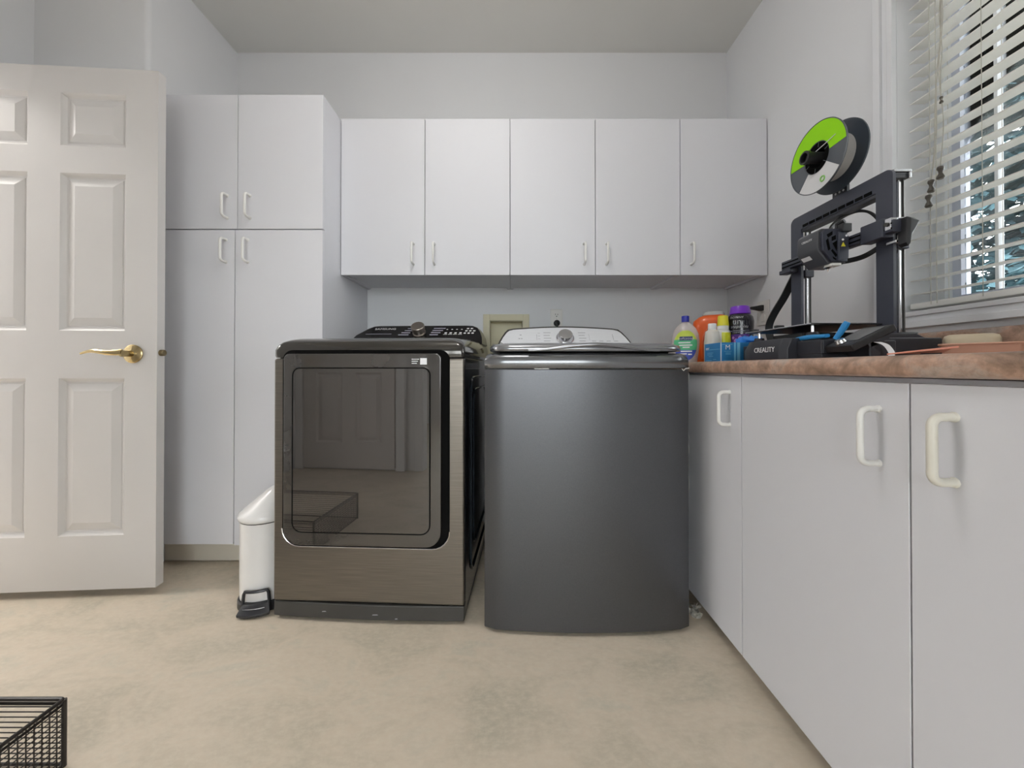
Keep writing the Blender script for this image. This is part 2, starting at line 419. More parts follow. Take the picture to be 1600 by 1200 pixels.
# ------------------------------------------------------------------ outside
struct(box('ground', 'grass', None, -25, 30, -25, 22, -.5, -.4), 'dark lawn outside the window')
def conifer(loc, h, rad, n, label, zlow):
    r = empty('conifer_tree', loc, label, 'tree', 'trees outside the window')
    MB().tube([(loc[0], loc[1], loc[2]), (loc[0], loc[1], loc[2] + h * .97)], .12, 8, rf=lambda t: 1 - .9 * t).build('trunk', 'bark', r)
    mb = MB()
    for i in range(n):
        t = random.random() ** 1.25; z = loc[2] + zlow + (h - zlow) * t
        R = rad * (1 - t) + .08; a = random.uniform(0, 2 * PI); L = R * random.uniform(.75, 1.15)
        d = Vector((math.cos(a), math.sin(a), 0)); s_ = Vector((-d.y, d.x, 0))
        m_ = 12
        for k in range(m_):
            f = (k + random.random()) / m_
            p = Vector((loc[0], loc[1], z)) + d * L * f + Vector((0, 0, -.32 * L * f * f))
            for q in range(3):
                sd = random.choice((-1, 1)); ln = random.uniform(.10, .26) * (1.15 - .5 * f)
                e = p + d * ln * .7 + s_ * sd * ln * random.uniform(.3, .9) + Vector((0, 0, random.uniform(-.13, .05)))
                u = (e - p).normalized().cross(Vector((random.uniform(-.4, .4), random.uniform(-.4, .4), 1))).normalized() * ln * .21
                mb.add([p - u * .3, p + u * .3, e * .6 + p * .4 + u, e, e * .6 + p * .4 - u], [(0, 1, 2, 3, 4)])
    mb.build('foliage', 'needles', r, smooth=0)
conifer((5.3, 3.55, -.4), 7.4, 1.75, 620, 'tall dark conifer close outside the window', 1.0)
conifer((8.8, 8.0, -.4), 9.5, 2.0, 420, 'conifer standing further back outside the window', 1.6)
conifer((12.5, -4.5, -.4), 8.0, 1.9, 300, 'conifer far off beyond the near end of the blind', .8)

# ------------------------------------------------------------------ doors
def six_panel(root, Wd, z0, z1, th=.035, material='door_paint'):
    """local: x from 0 (latch edge) to -Wd, y 0 (front) to th"""
    xs = [(-.118, -.357), (-.474, -.713)]; zs = [(1.7505, 1.958), (1.033, 1.6455), (.238, .848)]
    mb = MB(); mb.box(-.118, 0, 0, th, z0, z1); mb.box(-.474, -.357, 0, th, z0, z1); mb.box(-Wd, -.713, 0, th, z0, z1)
    edges = [z0, .238, .848, 1.033, 1.6455, 1.7505, 1.958, z1]
    for a, b in xs:
        for k in (0, 2, 4, 6): mb.box(b, a, 0, th, edges[k], edges[k + 1])
    mb.build('stiles_and_rails', material, root, smooth=0)
    for a, b in xs:
        for q0, q1 in zs:
            def loop(i, d): return [(b + i, d, q0 + i), (a - i, d, q0 + i), (a - i, d, q1 - i), (b + i, d, q1 - i)]
            MB().loft([loop(0, th - .004), loop(0, 0), loop(.005, .004), (loop(.013, .0125)), loop(.019, .0135), loop(.021, .012), loop(.05, .003), ],
                      True, True).build('panel', material, root, smooth=0)
ang = math.atan2(.054, .811)
D1 = empty('door_1', (-1.394, 1.457, 0), 'open white six panel door with brass lever at left', None, rz=ang, local=True, kind='structure')
six_panel(D1, .828, .03, 2.06)
lev = MB().lathe([(.0, 0), (.030, 0), (.0355, -.003), (.036, -.007), (.031, -.010), (.017, -.012), (.0125, -.014), (.0125, -.050), (.0, -.052)],
                 (-.084, 0, .943), 28, axis=Vector((0, 1, 0))).build('door_lever', 'brass', D1)
pts = []
for k in range(25):
    t = k / 24; pts.append((-.084 - .002 - .146 * t, -.046 - .004 * math.sin(PI * t), .945 - .007 * math.sin(t * 2 * PI * 1.05 + .3) * t + .002))
mb = MB(); lp = []
for k, p in enumerate(pts):
    t = k / 24; hh = (.0125 if t < .06 else .011 * (1 - .72 * t) + .001); dd = .007 * (1 - .45 * t)
    lp.append([(p[0], p[1] + dd * math.cos(a), p[2] + hh * math.sin(a)) for a in [2 * PI * j / 10 for j in range(10)]])
mb.loft(lp).build('lever_arm', 'brass', lev)
MB().lathe([(.0, 0), (.0125, 0), (.0125, .012), (.009, .014), (0, .014)], (0, .018, .948), 20, axis=Vector((1, 0, 0))).build('latch_bolt', 'brass_dark', D1)

D2 = empty('door_2', (-2.02, YF + .04, 0), 'closed white six panel door facing the dryer', None, rz=PI, local=True, kind='structure')
six_panel(D2, .828, .02, 2.05)
MB().lathe([(.0, 0), (.030, 0), (.032, -.006), (.012, -.010), (.012, -.04), (.026, -.05), (.028, -.065), (.02, -.075), (0, -.077)], (-.08, 0, .95), 24, axis=Vector((0, 1, 0))).build('door_knob', 'brass', D2)
r = empty('trim_2', (-1.6, YF, 0), 'white casing around the closed door facing the dryer', None, kind='structure')
for b_ in ((-2.10, -2.03, 0, 2.13), (-1.18, -1.10, 0, 2.13), (-2.03, -1.18, 2.06, 2.13)):
    box('casing', 'trim_white', r, b_[0], b_[1], YF, YF + .045, b_[2], b_[3], .006)
r = empty('trim_3', (XFL, 1.0, 0), 'white door jamb lining the open doorway', None, kind='structure')
box('jamb', 'trim_white', r, XFL - WT, XFL + .004, DO1 + .0005, DO1 + .018, 0, DH + .0)
box('jamb', 'trim_white', r, XFL - WT, XFL + .004, DO0 - .018, DO0, 0, DH)

# ------------------------------------------------------------------ handles
def handle_mesh(name, L, out, rad, material):
    pts = [(0, 0, -L / 2)]
    rc = .014
    for k in range(6): a = PI / 2 * k / 5; pts.append((0, -out + rc - rc * math.sin(a), -L / 2 + rc - rc * math.cos(a)))
    for k in range(6): a = PI / 2 * k / 5; pts.append((0, -out + rc - rc * math.cos(a), L / 2 - rc + rc * math.sin(a)))
    pts.append((0, 0, L / 2))
    mb = MB().tube(pts, rad, 10)
    for s_ in (-1, 1): mb.lathe([(rad * 1.25, 0), (rad * 1.2, .002), (rad, .004)], (0, 0, s_ * L / 2), 10, axis=Vector((0, -1, 0)))
    o = mb.build(name, material, None, smooth=50); me = o.data; bpy.data.objects.remove(o); return me
HM = handle_mesh('handle', .099, .034, .0056, 'handle'); HM2 = handle_mesh('handle', .099, .034, .0066, 'handle_old')
def handle(parent, x, y, z, right=False, old=False):
    o = link('handle', HM2 if old else HM, parent); o.location = Vector((x, y, z)) - ORG[parent]
    if right: o.rotation_euler = (0, 0, -PI / 2)
    return o

# ------------------------------------------------------------------ tall cabinet
TF, TR, TS = 1.636, -.837, -1.213
r = empty('tall_cabinet', (-1.21, 1.9, 0), 'tall white four door cabinet between the open door and dryer', 'cabinet')
mb = MB(); mb.box(XL + .002, TR, TF + .02, YB - .002, .112, 2.10)
mb.build('body', 'cabinet', r, bevel=.001)
box('toe_kick', 'kick', r, XL + .004, TR - .02, TF + .075, TF + .09, .004, .112)
for (a, b, z0, z1, hx, hz) in ((XL + .006, TS - .0015, 1.503, 2.098, -1.258, 1.600), (TS + .0015, TR + .001, 1.503, 2.098, -1.157, 1.600),
                               (XL + .006, TS - .0125, .113, 1.498, -1.263, 1.405), (TS - .009, TR + .001, .109, 1.498, -1.166, 1.405)):
    d = box('door', 'cabinet', r, a, b, TF, TF + .018, z0, z1, .0012)
    handle(d, hx, TF, hz)
# ------------------------------------------------------------------ wall cabinets
UF, UB, UT = 1.806, 1.343, 2.104
xs = [-.835, -.425, -.0093, .4064, .8206, 1.246]
def wall_cabinet(x0, x1, doors, label):
    r = empty('wall_cabinet', ((x0 + x1) / 2, (UF + YB) / 2, UB), label, 'cabinet', 'white wall cabinets')
    mb = MB(); mb.box(x0, x0 + .016, UF + .02, YB - .002, UB - .001, UT); mb.box(x1 - .016, x1, UF + .02, YB - .002, UB - .001, UT)
    mb.box(x0 + .016, x1 - .016, UF + .02, YB - .002, UB + .009, UB + .027); mb.box(x0 + .016, x1 - .016, UF + .02, YB - .002, UT - .018, UT)
    mb.box(x0 + .016, x1 - .016, YB - .012, YB - .002, UB + .027, UT - .018)
    mb.build('body', 'cabinet', r)
    for a, b, hx in doors:
        d = box('door', 'cabinet', r, a + .0015, b - .0015, UF, UF + .018, UB - .002, UT + .002, .0012)
        handle(d, hx, UF, 1.443)
wall_cabinet(xs[0], xs[2] - .001, ((xs[0], xs[1], -.481), (xs[1], xs[2], -.378)), 'white two door wall cabinet above the dryer')
wall_cabinet(xs[2] + .001, xs[4] - .001, ((xs[2], xs[3], .352), (xs[3], xs[4], .460)), 'white two door wall cabinet above the washer')
wall_cabinet(xs[4] + .001, xs[5], ((xs[4], xs[5], .873),), 'white single door wall cabinet next to the right wall')

# ------------------------------------------------------------------ base cabinets, countertop
BX = .67
def base_cabinet(y0, y1, doors, label):
    r = empty('base_cabinet', ((BX + XR) / 2, (y0 + y1) / 2, 0), label, 'cabinet', 'white base cabinets')
    box('body', 'cabinet', r, BX + .02, XR - .002, y0 + .0005, y1 - .0005, .09, .870)
    box('toe_kick', 'kick', r, BX + .10, BX + .115, y0 + .0005, y1 - .0005, .002, .09)
    for a, b, hy, old in doors:
        d = box('door', 'cabinet', r, BX, BX + .018, a + .0015, b - .0015, .050, .862, .0012)
        if hy is not None: handle(d, BX, hy, .764, True, old)
base_cabinet(1.0855, YB - .002, ((1.0855, 1.545, 1.143, False), (1.545, YB - .004, None, False)), 'white base cabinet in the corner beside the washer')
base_cabinet(.166, 1.0855, ((.626, 1.0855, .679, False), (.166, .626, .563, True)), 'white two door base cabinet under the printer')
base_cabinet(YF + .002, .166, ((-.294, .166, -.24, False), (YF + .004, -.294, -.35, False)), 'white base cabinet nearest the viewer, out of frame at right')
r = empty('countertop', (.95, .8, .872), 'pinkish brown stone look laminate countertop along the right wall', 'countertop')
ez = [(XR - .001, .872), (XR - .001, .910)]
x0 = .652
prof = [(XR - .001, .872), (XR - .001, .910)] + [(x0 + .016 - .016 * math.sin(math.radians(a)), .894 + .016 * math.cos(math.radians(a))) for a in range(0, 91, 15)] + \
       [(x0 + .012 - .012 * math.cos(math.radians(a)), .884 - .012 * math.sin(math.radians(a))) for a in range(15, 91, 15)]
MB().prism(prof, XZ, YF + .002, YB - .002).build('slab', 'laminate', r)
o = MB().prism(rrect(XR - .0215, XR - .001, .911, .993, .006, 3, .001), XZ, YF + .002, YB - .002).build('backsplash', 'laminate', None)
tag(o, 'low brown laminate backsplash strip along the right wall under the window', 'backsplash')

# ------------------------------------------------------------------ dryer
ra = -math.atan2(.033, .678)
R = empty('clothes_dryer', (-.505, 1.300, 0), 'dark brushed steel clothes dryer with square smoked glass door', 'dryer', rz=ra, local=True)
DW = .34
MB().box(-DW, DW, .028, .74, .03, .925).build('cabinet_shell', 'dryer_side', R, bevel=.004)
# embossed side panel ribs
for s_ in (1,):
    for z0, z1, y0, y1 in ((.18, .80, .20, .62),):
        mb = MB(); lp = [(DW + .0005, y, z) for y, z in rrect(y0, y1, z0, z1, .06, 5)]
        mb.tube(lp, .006, 6, closed=True); mb.build('side_rib', 'dryer_side', R)
        mb = MB(); lp = [(DW + .0005, y, z) for y, z in rrect(y0 - .06, y1 + .06, z0 - .08, z1 + .05, .06, 5)]
        mb.tube(lp, .006, 6, closed=True); mb.build('side_rib', 'dryer_side', R)
MB().box(-DW, DW, 0, .028, .066, .922).build('front_panel', 'brushed', R, bevel=.008, seg=3)
# plinth, bowed
pl = [(-DW, .03)] + [(-DW + 2 * DW * k / 12, .004 - .010 * (1 - (2 * k / 12 - 1) ** 2)) for k in range(13)] + [(DW, .03), (DW, .7), (-DW, .7)]
MB().prism(pl, XY, .012, .064).build('plinth', 'plinth', R, bevel=.004)
for x, z, ln in ((-.16, .035, .016), (.02, .030, .022), (.10, .018, .01)):
    mb = MB(); yv = .004 - .010 * (1 - (x / DW) ** 2) - .0006
    mb.add([(x, yv, z), (x + ln, yv, z + .001), (x + ln * .8, yv, z + .004), (x + ln * .1, yv, z + .003)], [(0, 1, 2, 3)]); mb.build('scuff', 'print_grey', R, smooth=0)
for x in (-.28, .28):
    for y in (.08, .66): MB().lathe([(.02, 0), (.02, .008), (.012, .014), (.012, .03)], (x, y, 0), 12).build('foot', 'rubber', R)
# top cover: rounded, rising to the back
def cover_loop(ins, z, v0=0, v1=.745, slope=.06, rad=.05):
    pts = rrect(-DW - .002 + ins, DW + .002 - ins, v0 + ins, v1 - ins * .3, min(.016 + ins * .9, .05), 5)
    return [(x, y, z + slope * max(0, y - .03) * (1 if ins > .012 else ins / .012)) for x, y in pts]
MB().loft([cover_loop(.0015, .9245), cover_loop(0, .930), cover_loop(.000, .952), cover_loop(.005, .968), cover_loop(.013, .980), cover_loop(.026, .989), cover_loop(.045, .994), cover_loop(.075, .996)],
          ).build('top_cover', 'dryer_gloss', R, smooth=60)
# black slab standing in for the shaded gap round the door; door and pane
MB().prism(rrect(-.305, .290, .262, .951, .035, 6, .062), XZ, -.003, .03).build('door_gap_shade', 'black_gap', R)
edge = [p for p in rrect(-.306, .291, .261, .95, .035, 6, .063) if p[1] < .34]
edge.sort(key=lambda p: p[0])
lows = rrect(-.306, .291, .261, .95, .035, 6, .063)[14:]
MB().tube([(p[0], -.003, p[1]) for p in lows], .0022, 6).build('chrome_edge', 'chrome', R)
DR = MB().prism(rrect(-.296, .262, .270, .938, .020, 5, .055), XZ, -.013, -.001).build('door', 'smoked_frame', R, bevel=.003)
MB().tube([(p[0], -.0135, p[1]) for p in rrect(-.262, .224, .316, .888, .025, 5, .032)], .0024, 6, closed=True).build('door_seam', 'black_gap', DR)
MB().prism(rrect(-.2605, .2225, .3175, .8865, .024, 5, .031), XZ, -.0142, -.012).build('door_glass', 'smoked_glass', DR)
box('sticker', 'print_white', DR, .190, .213, -.0139, -.0128, .900, .922)
for k in range(3): box('sticker_text', 'print_white', DR, .160, .186 - .004 * k, -.0137, -.0128, .917 - .007 * k, .9195 - .007 * k)
# control panel
def ctl(x, z): return (x, .52 + (z - 1.01) * 1.15, z)
ppoly = [(-.335, 1.005), (.335, 1.005), (.329, 1.04), (.315, 1.072), (.298, 1.095), (.272, 1.106), (.24, 1.108), (-.215, 1.108), (-.245, 1.105), (-.27, 1.092), (-.315, 1.055)]
CP = MB().loft([[ctl(x, z) for x, z in ppoly], [(x, .738, z) for x, z in ppoly]]).build('control_panel', 'panel_black', R, bevel=.003)
def pm(x, z, off=.0012):      # point on the sloped face, raised
    n = Vector((0, -1, 1.15)).normalized() * off; p = Vector(ctl(x, z)) + n; return tuple(p)
kn = Vector((0, -1, 1.0)).normalized()
MB().lathe([(.034, 0), (.034, .004), (.030, .006), (.030, .022), (.034, .023), (.034, .042), (.0315, .045), (0, .045)], pm(.005, 1.068, 0), 28, axis=kn).build('dial', 'knob_brown', CP, bevel=.0008)
mb = MB()
def mark(mb, x0, x1, z0, z1, sh=0): mb.add([pm(x0, z0), pm(x1, z0), pm(x1 + sh, z1), pm(x0 + sh, z1)], [(0, 1, 2, 3)])
mark(mb, -.268, -.135, 1.0585, 1.0605)
for k in range(4):
    mark(mb, -.098 + .012 * k, -.045 + .004 * k, 1.052 + .012 * k, 1.057 + .012 * k); mark(mb, .062 + .004 * k, .105 + .010 * k, 1.052 + .012 * k, 1.057 + .012 * k)
mb.build('panel_markings', 'print_lilac', CP, smooth=0)
mb = MB()
for k, x in enumerate((.135, .16, .185, .21)):
    mark(mb, x, x + .012, 1.061, 1.067, .002); mark(mb, x + .006, x + .014, 1.083, 1.086); mark(mb, x - .004, x + .016, 1.055, 1.0575)
for i in range(3):
    for j in range(3 - (i == 2)): mark(mb, .232 + .02 * i + .006 * j, .244 + .02 * i + .006 * j, 1.060 + .013 * j, 1.066 + .013 * j, .002)
mb.build('panel_icons', 'print_white', CP, smooth=0)
text('lettering', 'SAMSUNG', .021, 'print_white', CP, lambda x, y, z: pm(-.178 + x * 1.15, 1.088 + y * .62, .0012 + z))

# ------------------------------------------------------------------ washer
R = empty('washing_machine', (.2535, 1.252, 0), 'dark grey top loading washing machine with silver control panel', 'washer', local=True)
WW = .347
def wplan(hw, bow, v1, ins=0, fr=.012):
    pts = []
    n = 20
    for k in range(n + 1):
        u = -hw + ins + (2 * (hw - ins)) * k / n; e = abs(u) / (hw - ins)
        v = -bow * (1 - e * e) + ins
        if k in (0, n): v += fr * .9
        elif e > .86: v += fr * ((e - .86) / .14) ** 2 * .35
        pts.append((u, v))
    return pts + [(hw - ins, v1 - ins), (-hw + ins, v1 - ins)]
mb = MB().loft([[(x, y, z) for x, y in wplan(WW, .022, .70)] for z in (.012, .884)])
mb.build('body', 'washer_front', R, bevel=.003)
MB().loft([[(x, y, z) for x, y in wplan(WW, .024, .70, i)] for i, z in ((.003, .8865), (0, .889), (0, .912), (.003, .924), (.009, .933), (.02, .938), (.05, .940))]).build('top_cover', 'washer_top', R, smooth=60)
MB().loft([[(x, y + .012, z) for x, y in wplan(.325, .022, .48, i)] for i, z in ((.03, .938), (.028, .945))]).build('lid_gap', 'black_gap', R)
LD = MB().loft([[(x, y + .003, z) for x, y in wplan(.329, .024, .49, i, .03)] for i, z in ((.004, .944), (0, .947), (0, .957), (.005, .965), (.016, .971), (.05, .975))]).build('lid', 'washer_lid', R, smooth=60)
# wavy grip lip across the lid front
lp = []
for k in range(41):
    u = -.20 + .44 * k / 40; t = (k / 40 - .5) * 2; h_ = math.cos(PI * t / 2) ** 2
    y = -.024 * (1 - (u / .33) ** 2) + .001 - .017 * h_; zc = .947 + .018 * h_
    lp.append([(u, y + .004 * math.cos(a) - .001, zc + (.0045 + .0015 * h_) * math.sin(a)) for a in [2 * PI * j / 8 for j in range(8)]])
MB().loft(lp).build('lid_grip', 'washer_lid', LD, smooth=70)
# control panel
def wp(x, z, off=0):
    n = Vector((0, -1, .95)).normalized(); p = Vector((x, .50 + (z - .985) * .95, z)) + n * off; return tuple(p)
def panel_poly(e):
    pts = [(-.327 - e, .972), (.327 + e, .972)]
    pts += [(.296 + e, 1.035), (.279 + e, 1.060 + e * .4), (.266 + e * .8, 1.0705 + e), (.245, 1.076 + e)]
    pts += [(.245 - .49 * k / 10, 1.076 + .012 * math.sin(PI * k / 10) + e) for k in range(1, 10)]
    pts += [(-.245, 1.076 + e), (-.266 - e * .8, 1.0705 + e), (-.279 - e, 1.060 + e * .4), (-.296 - e, 1.035)]
    return pts
MB().loft([[wp(x, z, -.002) for x, z in panel_poly(.010)], [(x, .69, z) for x, z in panel_poly(.010)]]).build('panel_housing', 'plinth', R)
WP = MB().loft([[wp(x, z, -.006) for x, z in panel_poly(0)], [wp(x, z, .002) for x, z in panel_poly(0)]]).build('control_panel', 'washer_panel', R)
kn = Vector((0, -1, .85)).normalized()
KB = MB().lathe([(.043, 0), (.043, .006), (.040, .010), (.038, .011), (.034, .028), (.032, .031), (0, .0312)], wp(.003, 1.030, .002), 32, axis=kn).build('dial', 'silver', WP, bevel=.0006)
mb = MB()
def wm(mb, x0, x1, z0, z1): mb.add([wp(x0, z0, .0026), wp(x1, z0, .0026), wp(x1, z1, .0026), wp(x0, z1, .0026)], [(0, 1, 2, 3)])
for s_ in (-1, 1):
    for k in range(5): wm(mb, .003 + s_ * .085 - .018, .003 + s_ * .085 + .018 - .006 * (k % 2), 1.000 + .0145 * k, 1.0026 + .0145 * k)
for k in range(4): wm(mb, .13 + .035 * k, .15 + .035 * k, 1.014, 1.0165); wm(mb, .13 + .035 * k, .145 + .03 * k, 1.000, 1.002)
for k in range(3): wm(mb, -.128, -.116, 1.026 + .015 * k, 1.0275 + .015 * k)
wm(mb, -.135, -.105, 1.000, 1.0025); wm(mb, -.17, -.155, .999, 1.0015); wm(mb, .235, .237, 1.02, 1.052); wm(mb, .12, .1212, 1.02, 1.052); wm(mb, -.134, -.1325, 1.02, 1.05)
wm(mb, -.222, -.214, 1.026, 1.030); wm(mb, -.210, -.203, 1.026, 1.030); wm(mb, -.216, -.207, 1.045, 1.049); wm(mb, -.296, -.262, .9975, 1.001)
mb.build('panel_markings', 'print_grey', WP, smooth=0)
MB().tube([wp(-.306 + .007 * math.cos(2 * PI * k / 16), .9995 + .0072 * math.sin(2 * PI * k / 16), .0024) for k in range(16)], .0013, 5, closed=True).build('round_emblem', 'plinth', WP)
text('lettering', 'GE', .009, 'plinth', WP, lambda x, y, z: wp(-.306 + x, .9993 + y, .0027 + z))
# peeling film on the top seam and right edge
def scrap(pts, wd): MB().ribbon(pts, (0, 0, wd), .0008).build('peeling_film', 'film', R, smooth=0)
fy = lambda u: -.022 * (1 - (u / WW) ** 2) - .0015
scrap([(-.18, fy(-.18), .886), (-.165, fy(-.165), .8855), (-.13, fy(-.13), .8855)], .0022)
scrap([(.317, fy(.317) + .001, .886), (.322, fy(.32) - .003, .879), (.33, fy(.33), .886), (.345, .002, .888), (.3485, .010, .884)], .003)
for z0, z1 in ((.87, .84), (.66, .645), (.625, .60), (.56, .548), (.52, .47)): MB().ribbon([(WW + .0005, .012, z0), (WW + .0012, .012, (z0 + z1) / 2), (WW + .0005, .012, z1)], (0, .004, 0), .0006).build('peeling_film', 'film', R, smooth=0)
for x in (-.30, .30):
    for y in (.06, .62): MB().lathe([(.022, 0), (.022, .006), (.014, .010), (.014, .02)], (x, y, 0), 12).build('foot', 'rubber', R)

# ------------------------------------------------------------------ pedal bin
bc = (-.943, 1.432, 0)
R = empty('pedal_bin', bc, 'slim white pedal bin with tall domed lid left of the dryer', 'bin')
MB().lathe([(.080, .012), (.084, .020), (.0855, .06), (.086, .318)], bc, 36).build('body', 'bin_white', R)
MB().lathe([(.0855, .3175), (.0855, .3215)], bc, 36).build('lid_seam', 'slot_dark', R)
lps = []
for r_, z, sx_ in ((.087, .3215, 0), (.091, .325, 0), (.0925, .333, 0), (.090, .345, .001), (.080, .360, .009), (.052, .402, .034), (.040, .420, .043), (.028, .430, .047), (.012, .4345, .048)):
    lps.append([(bc[0] + sx_ * .8 + r_ * math.cos(2 * PI * k / 36), bc[1] + sx_ * .35 + r_ * math.sin(2 * PI * k / 36), z) for k in range(36)])
MB().loft(lps).build('lid', 'bin_white', R, smooth=60)
MB().lathe([(.088, 0), (.0915, .004), (.0915, .028), (.088, .034), (.084, .036)], bc, 36).build('base_ring', 'bin_black', R)
pa = math.radians(-78)
def bp(a, r_, z): return (bc[0] + r_ * math.cos(a), bc[1] + r_ * math.sin(a), z)
mb = MB(); aa = [pa + math.radians(d_) for d_ in range(-26, 27, 4)]
top = [bp(a, .094, .080) for a in aa]; 
loop = [bp(aa[0], .100, .010), bp(aa[0], .097, .045), bp(aa[0] + .02, .095, .074)] + [bp(a, .0945, .083) for a in aa[1:-1]] + [bp(aa[-1] - .02, .095, .074), bp(aa[-1], .097, .045), bp(aa[-1], .100, .010)]
MB().tube(loop, .0055, 8).build('pedal_frame', 'bin_black', R)
lps = []
for a in aa: lps.append([bp(a, .086, .012), bp(a, .122, .006), bp(a, .124, .016), bp(a, .100, .040), bp(a, .086, .042)])
MB().loft(lps).build('pedal', 'bin_black', R, bevel=.002)
MB().tube([bp(a, .112, .0305) for a in aa[2:-2]], .0018, 6).build('pedal_strip', 'silver', R)

# cords and small floor things
o = MB().tube([(-1.20, TF + .06, .105), (-1.198, TF + .055, .085), (-1.188, TF + .045, .068), (-1.165, TF + .03, .056), (-1.12, TF + .01, .035), (-1.05, TF - .02, .008), (-.95, TF - .03, .006), (-.87, TF - .02, .006)], .006, 8).build('power_cord', 'rubber', None)
tag(o, 'black cord drooping under the tall cabinet beside the bin', 'cord')
mb = MB()
for i in range(60):
    p = Vector((.655 + random.gauss(0, .007), 1.335 + random.gauss(0, .010), abs(random.gauss(.016, .012)) + .002))
    d = Vector((random.gauss(0, 1), random.gauss(0, 1), random.gauss(0, 1))).normalized() * .014; s_ = d.orthogonal().normalized() * .005
    p.z = max(p.z, .012)
    mb.add([p - d, p + s_, p + d, p - s_], [(0, 1, 2, 3)])
mb.lathe([(.012, 0), (.017, .006), (.015, .018), (.004, .026)], (.655, 1.335, 0), 9)
o = mb.build('lint_clump', 'lint', None, smooth=0); tag(o, 'grey tuft of lint on the floor beside the washer foot', 'lint')

# ------------------------------------------------------------------ wall fittings
R = empty('washer_supply_box', (-.034, YB, 1.05), 'cream recessed washer supply box in the back wall', 'supply box')
fx0, fx1, fz0, fz1 = -.167, .100, .935, 1.199
mb = MB(); y0 = YB - .006
for b_ in ((fx0, hx0, fz0, fz1), (hx1, fx1, fz0, fz1), (hx0, hx1, hz1, fz1), (hx0, hx1, fz0, hz0)): mb.box(b_[0], b_[1], y0, YB - .0005, b_[2], b_[3])
mb.build('flange', 'cream', R, bevel=.002)
mb = MB(); t = .003; e = .0008
mb.box(hx0 + e, hx1 - e, YB + .085, YB + .088, hz0 + e, hz1 - e); mb.box(hx0 + e, hx0 + t, YB, YB + .085, hz0 + e, hz1 - e); mb.box(hx1 - t, hx1 - e, YB, YB + .085, hz0 + e, hz1 - e)
mb.box(hx0 + t, hx1 - t, YB, YB + .085, hz1 - t, hz1 - e); mb.box(hx0 + t, hx1 - t, YB, YB + .085, hz0 + e, hz0 + t)
mb.build('recess', 'cream', R)
V = MB().tube([(-.095, YB + .05, hz0 + .003), (-.095, YB + .05, 1.022)], .011, 10).build('valve', 'brass', R)
MB().tube([(-.115, YB + .035, 1.024), (-.075, YB + .035, 1.024)], .006, 8).build('valve_handle', 'chrome', V)
R = empty('wall_outlet', (.258, YB, 1.17), 'white duplex outlet on the back wall above the washer', 'outlet')
box('plate', 'plate_white', R, .222, .292, YB - .006, YB - .0005, 1.113, 1.228, .003)
for zc in (1.195, 1.148):
    s_ = MB().prism(rrect(.241, .273, zc - .016, zc + .016, .008, 4), XZ, YB - .009, YB - .005).build('socket', 'plate_white', R)
    if zc > 1.17:
        for x_, h_ in ((.251, .007), (.264, .006)): box('slot', 'slot_dark', s_, x_ - .0012, x_ + .0012, YB - .0096, YB - .0085, zc - .002, zc + h_)
        MB().lathe([(.0, 0), (.003, 0), (.003, .001), (0, .001)], (.2575, YB - .0085, zc - .009), 10, axis=Vector((0, -1, 0))).build('slot', 'slot_dark', s_)
MB().lathe([(0, 0), (.0015, 0), (.0015, .001), (0, .001)], (.257, YB - .006, 1.171), 8, axis=Vector((0, -1, 0))).build('screw', 'print_grey', R)
R = empty('plug', (.258, YB - .01, 1.146), 'round black plug in the outlet above the washer', 'plug')
MB().lathe([(.0, 0), (.018, 0), (.0185, .012), (.014, .026), (.006, .030), (0, .030)], (.258, YB - .0095, 1.146), 20, axis=Vector((0, -1, 0))).build('plug_body', 'rubber', R)
MB().tube([(.258, YB - .036, 1.146), (.258, YB - .045, 1.13), (.258, YB - .04, 1.09), (.258, YB - .03, 1.0), (.258, YB - .02, .85)], .004, 8).build('plug_cord', 'rubber', R)
R = empty('wall_outlet', (XR, 1.84, 1.16), 'white outlet on the right wall behind the printer', 'outlet')
box('plate', 'plate_white', R, XR - .006, XR - .0005, 1.795, 1.885, 1.10, 1.222, .003)
for zc in (1.185, 1.135):
    MB().prism(rrect(1.822, 1.858, zc - .017, zc + .017, .008, 4), YZ, XR - .009, XR - .005).build('socket', 'plate_white', R)
R = empty('plug', (XR - .01, 1.84, 1.185), 'flat black plug in the right wall outlet', 'plug')
MB().loft([[(x, 1.84 + dy, 1.185 + dz) for dy, dz in rrect(-a, a, -b, b, .004, 3)] for x, a, b in ((XR - .0095, .014, .014), (XR - .02, .014, .014), (XR - .04, .010, .010), (XR - .065, .007, .006))]).build('plug_body', 'rubber', R)
MB().tube([(XR - .06, 1.84, 1.185), (XR - .10, 1.838, 1.184), (XR - .14, 1.83, 1.174), (XR - .17, 1.80, 1.15), (XR - .18, 1.77, 1.08), (XR - .16, 1.74, .96), (XR - .12, 1.72, .918)], .005, 8).build('plug_cord', 'rubber', R)

# ------------------------------------------------------------------ blind
R = empty('window_blind', (XR + .05, .54, WZ0), 'white slatted wooden blind lowered over the window', 'blind')
bx = XR + .052; by0, by1 = WY0 + .012, WY1 - .012
pp = []
for k in range(7): u = -.025 + .05 * k / 6; pp.append((u, .0022 * (1 - (u / .025) ** 2)))
pp += [(u, z - .0028) for u, z in reversed(pp)]
sl = MB().prism(pp, XZ, -(by1 - by0) / 2, (by1 - by0) / 2).build('slat', 'blind', R, org=(0, 0, 0)); sme = sl.data
nsl = 23
for k in range(nsl):
    s_ = sl if k == 0 else link('slat', sme, R)
    s_.location = Vector((bx, (by0 + by1) / 2, WZ0 + .062 + .0437 * k)) - ORG[R]; s_.rotation_euler = (0, math.radians(-5), 0)
MB().prism(rrect(bx - .026, bx + .026, WZ0 + .012, WZ0 + .030, .003, 2), XZ, by0, by1).build('bottom_rail', 'blind', R)
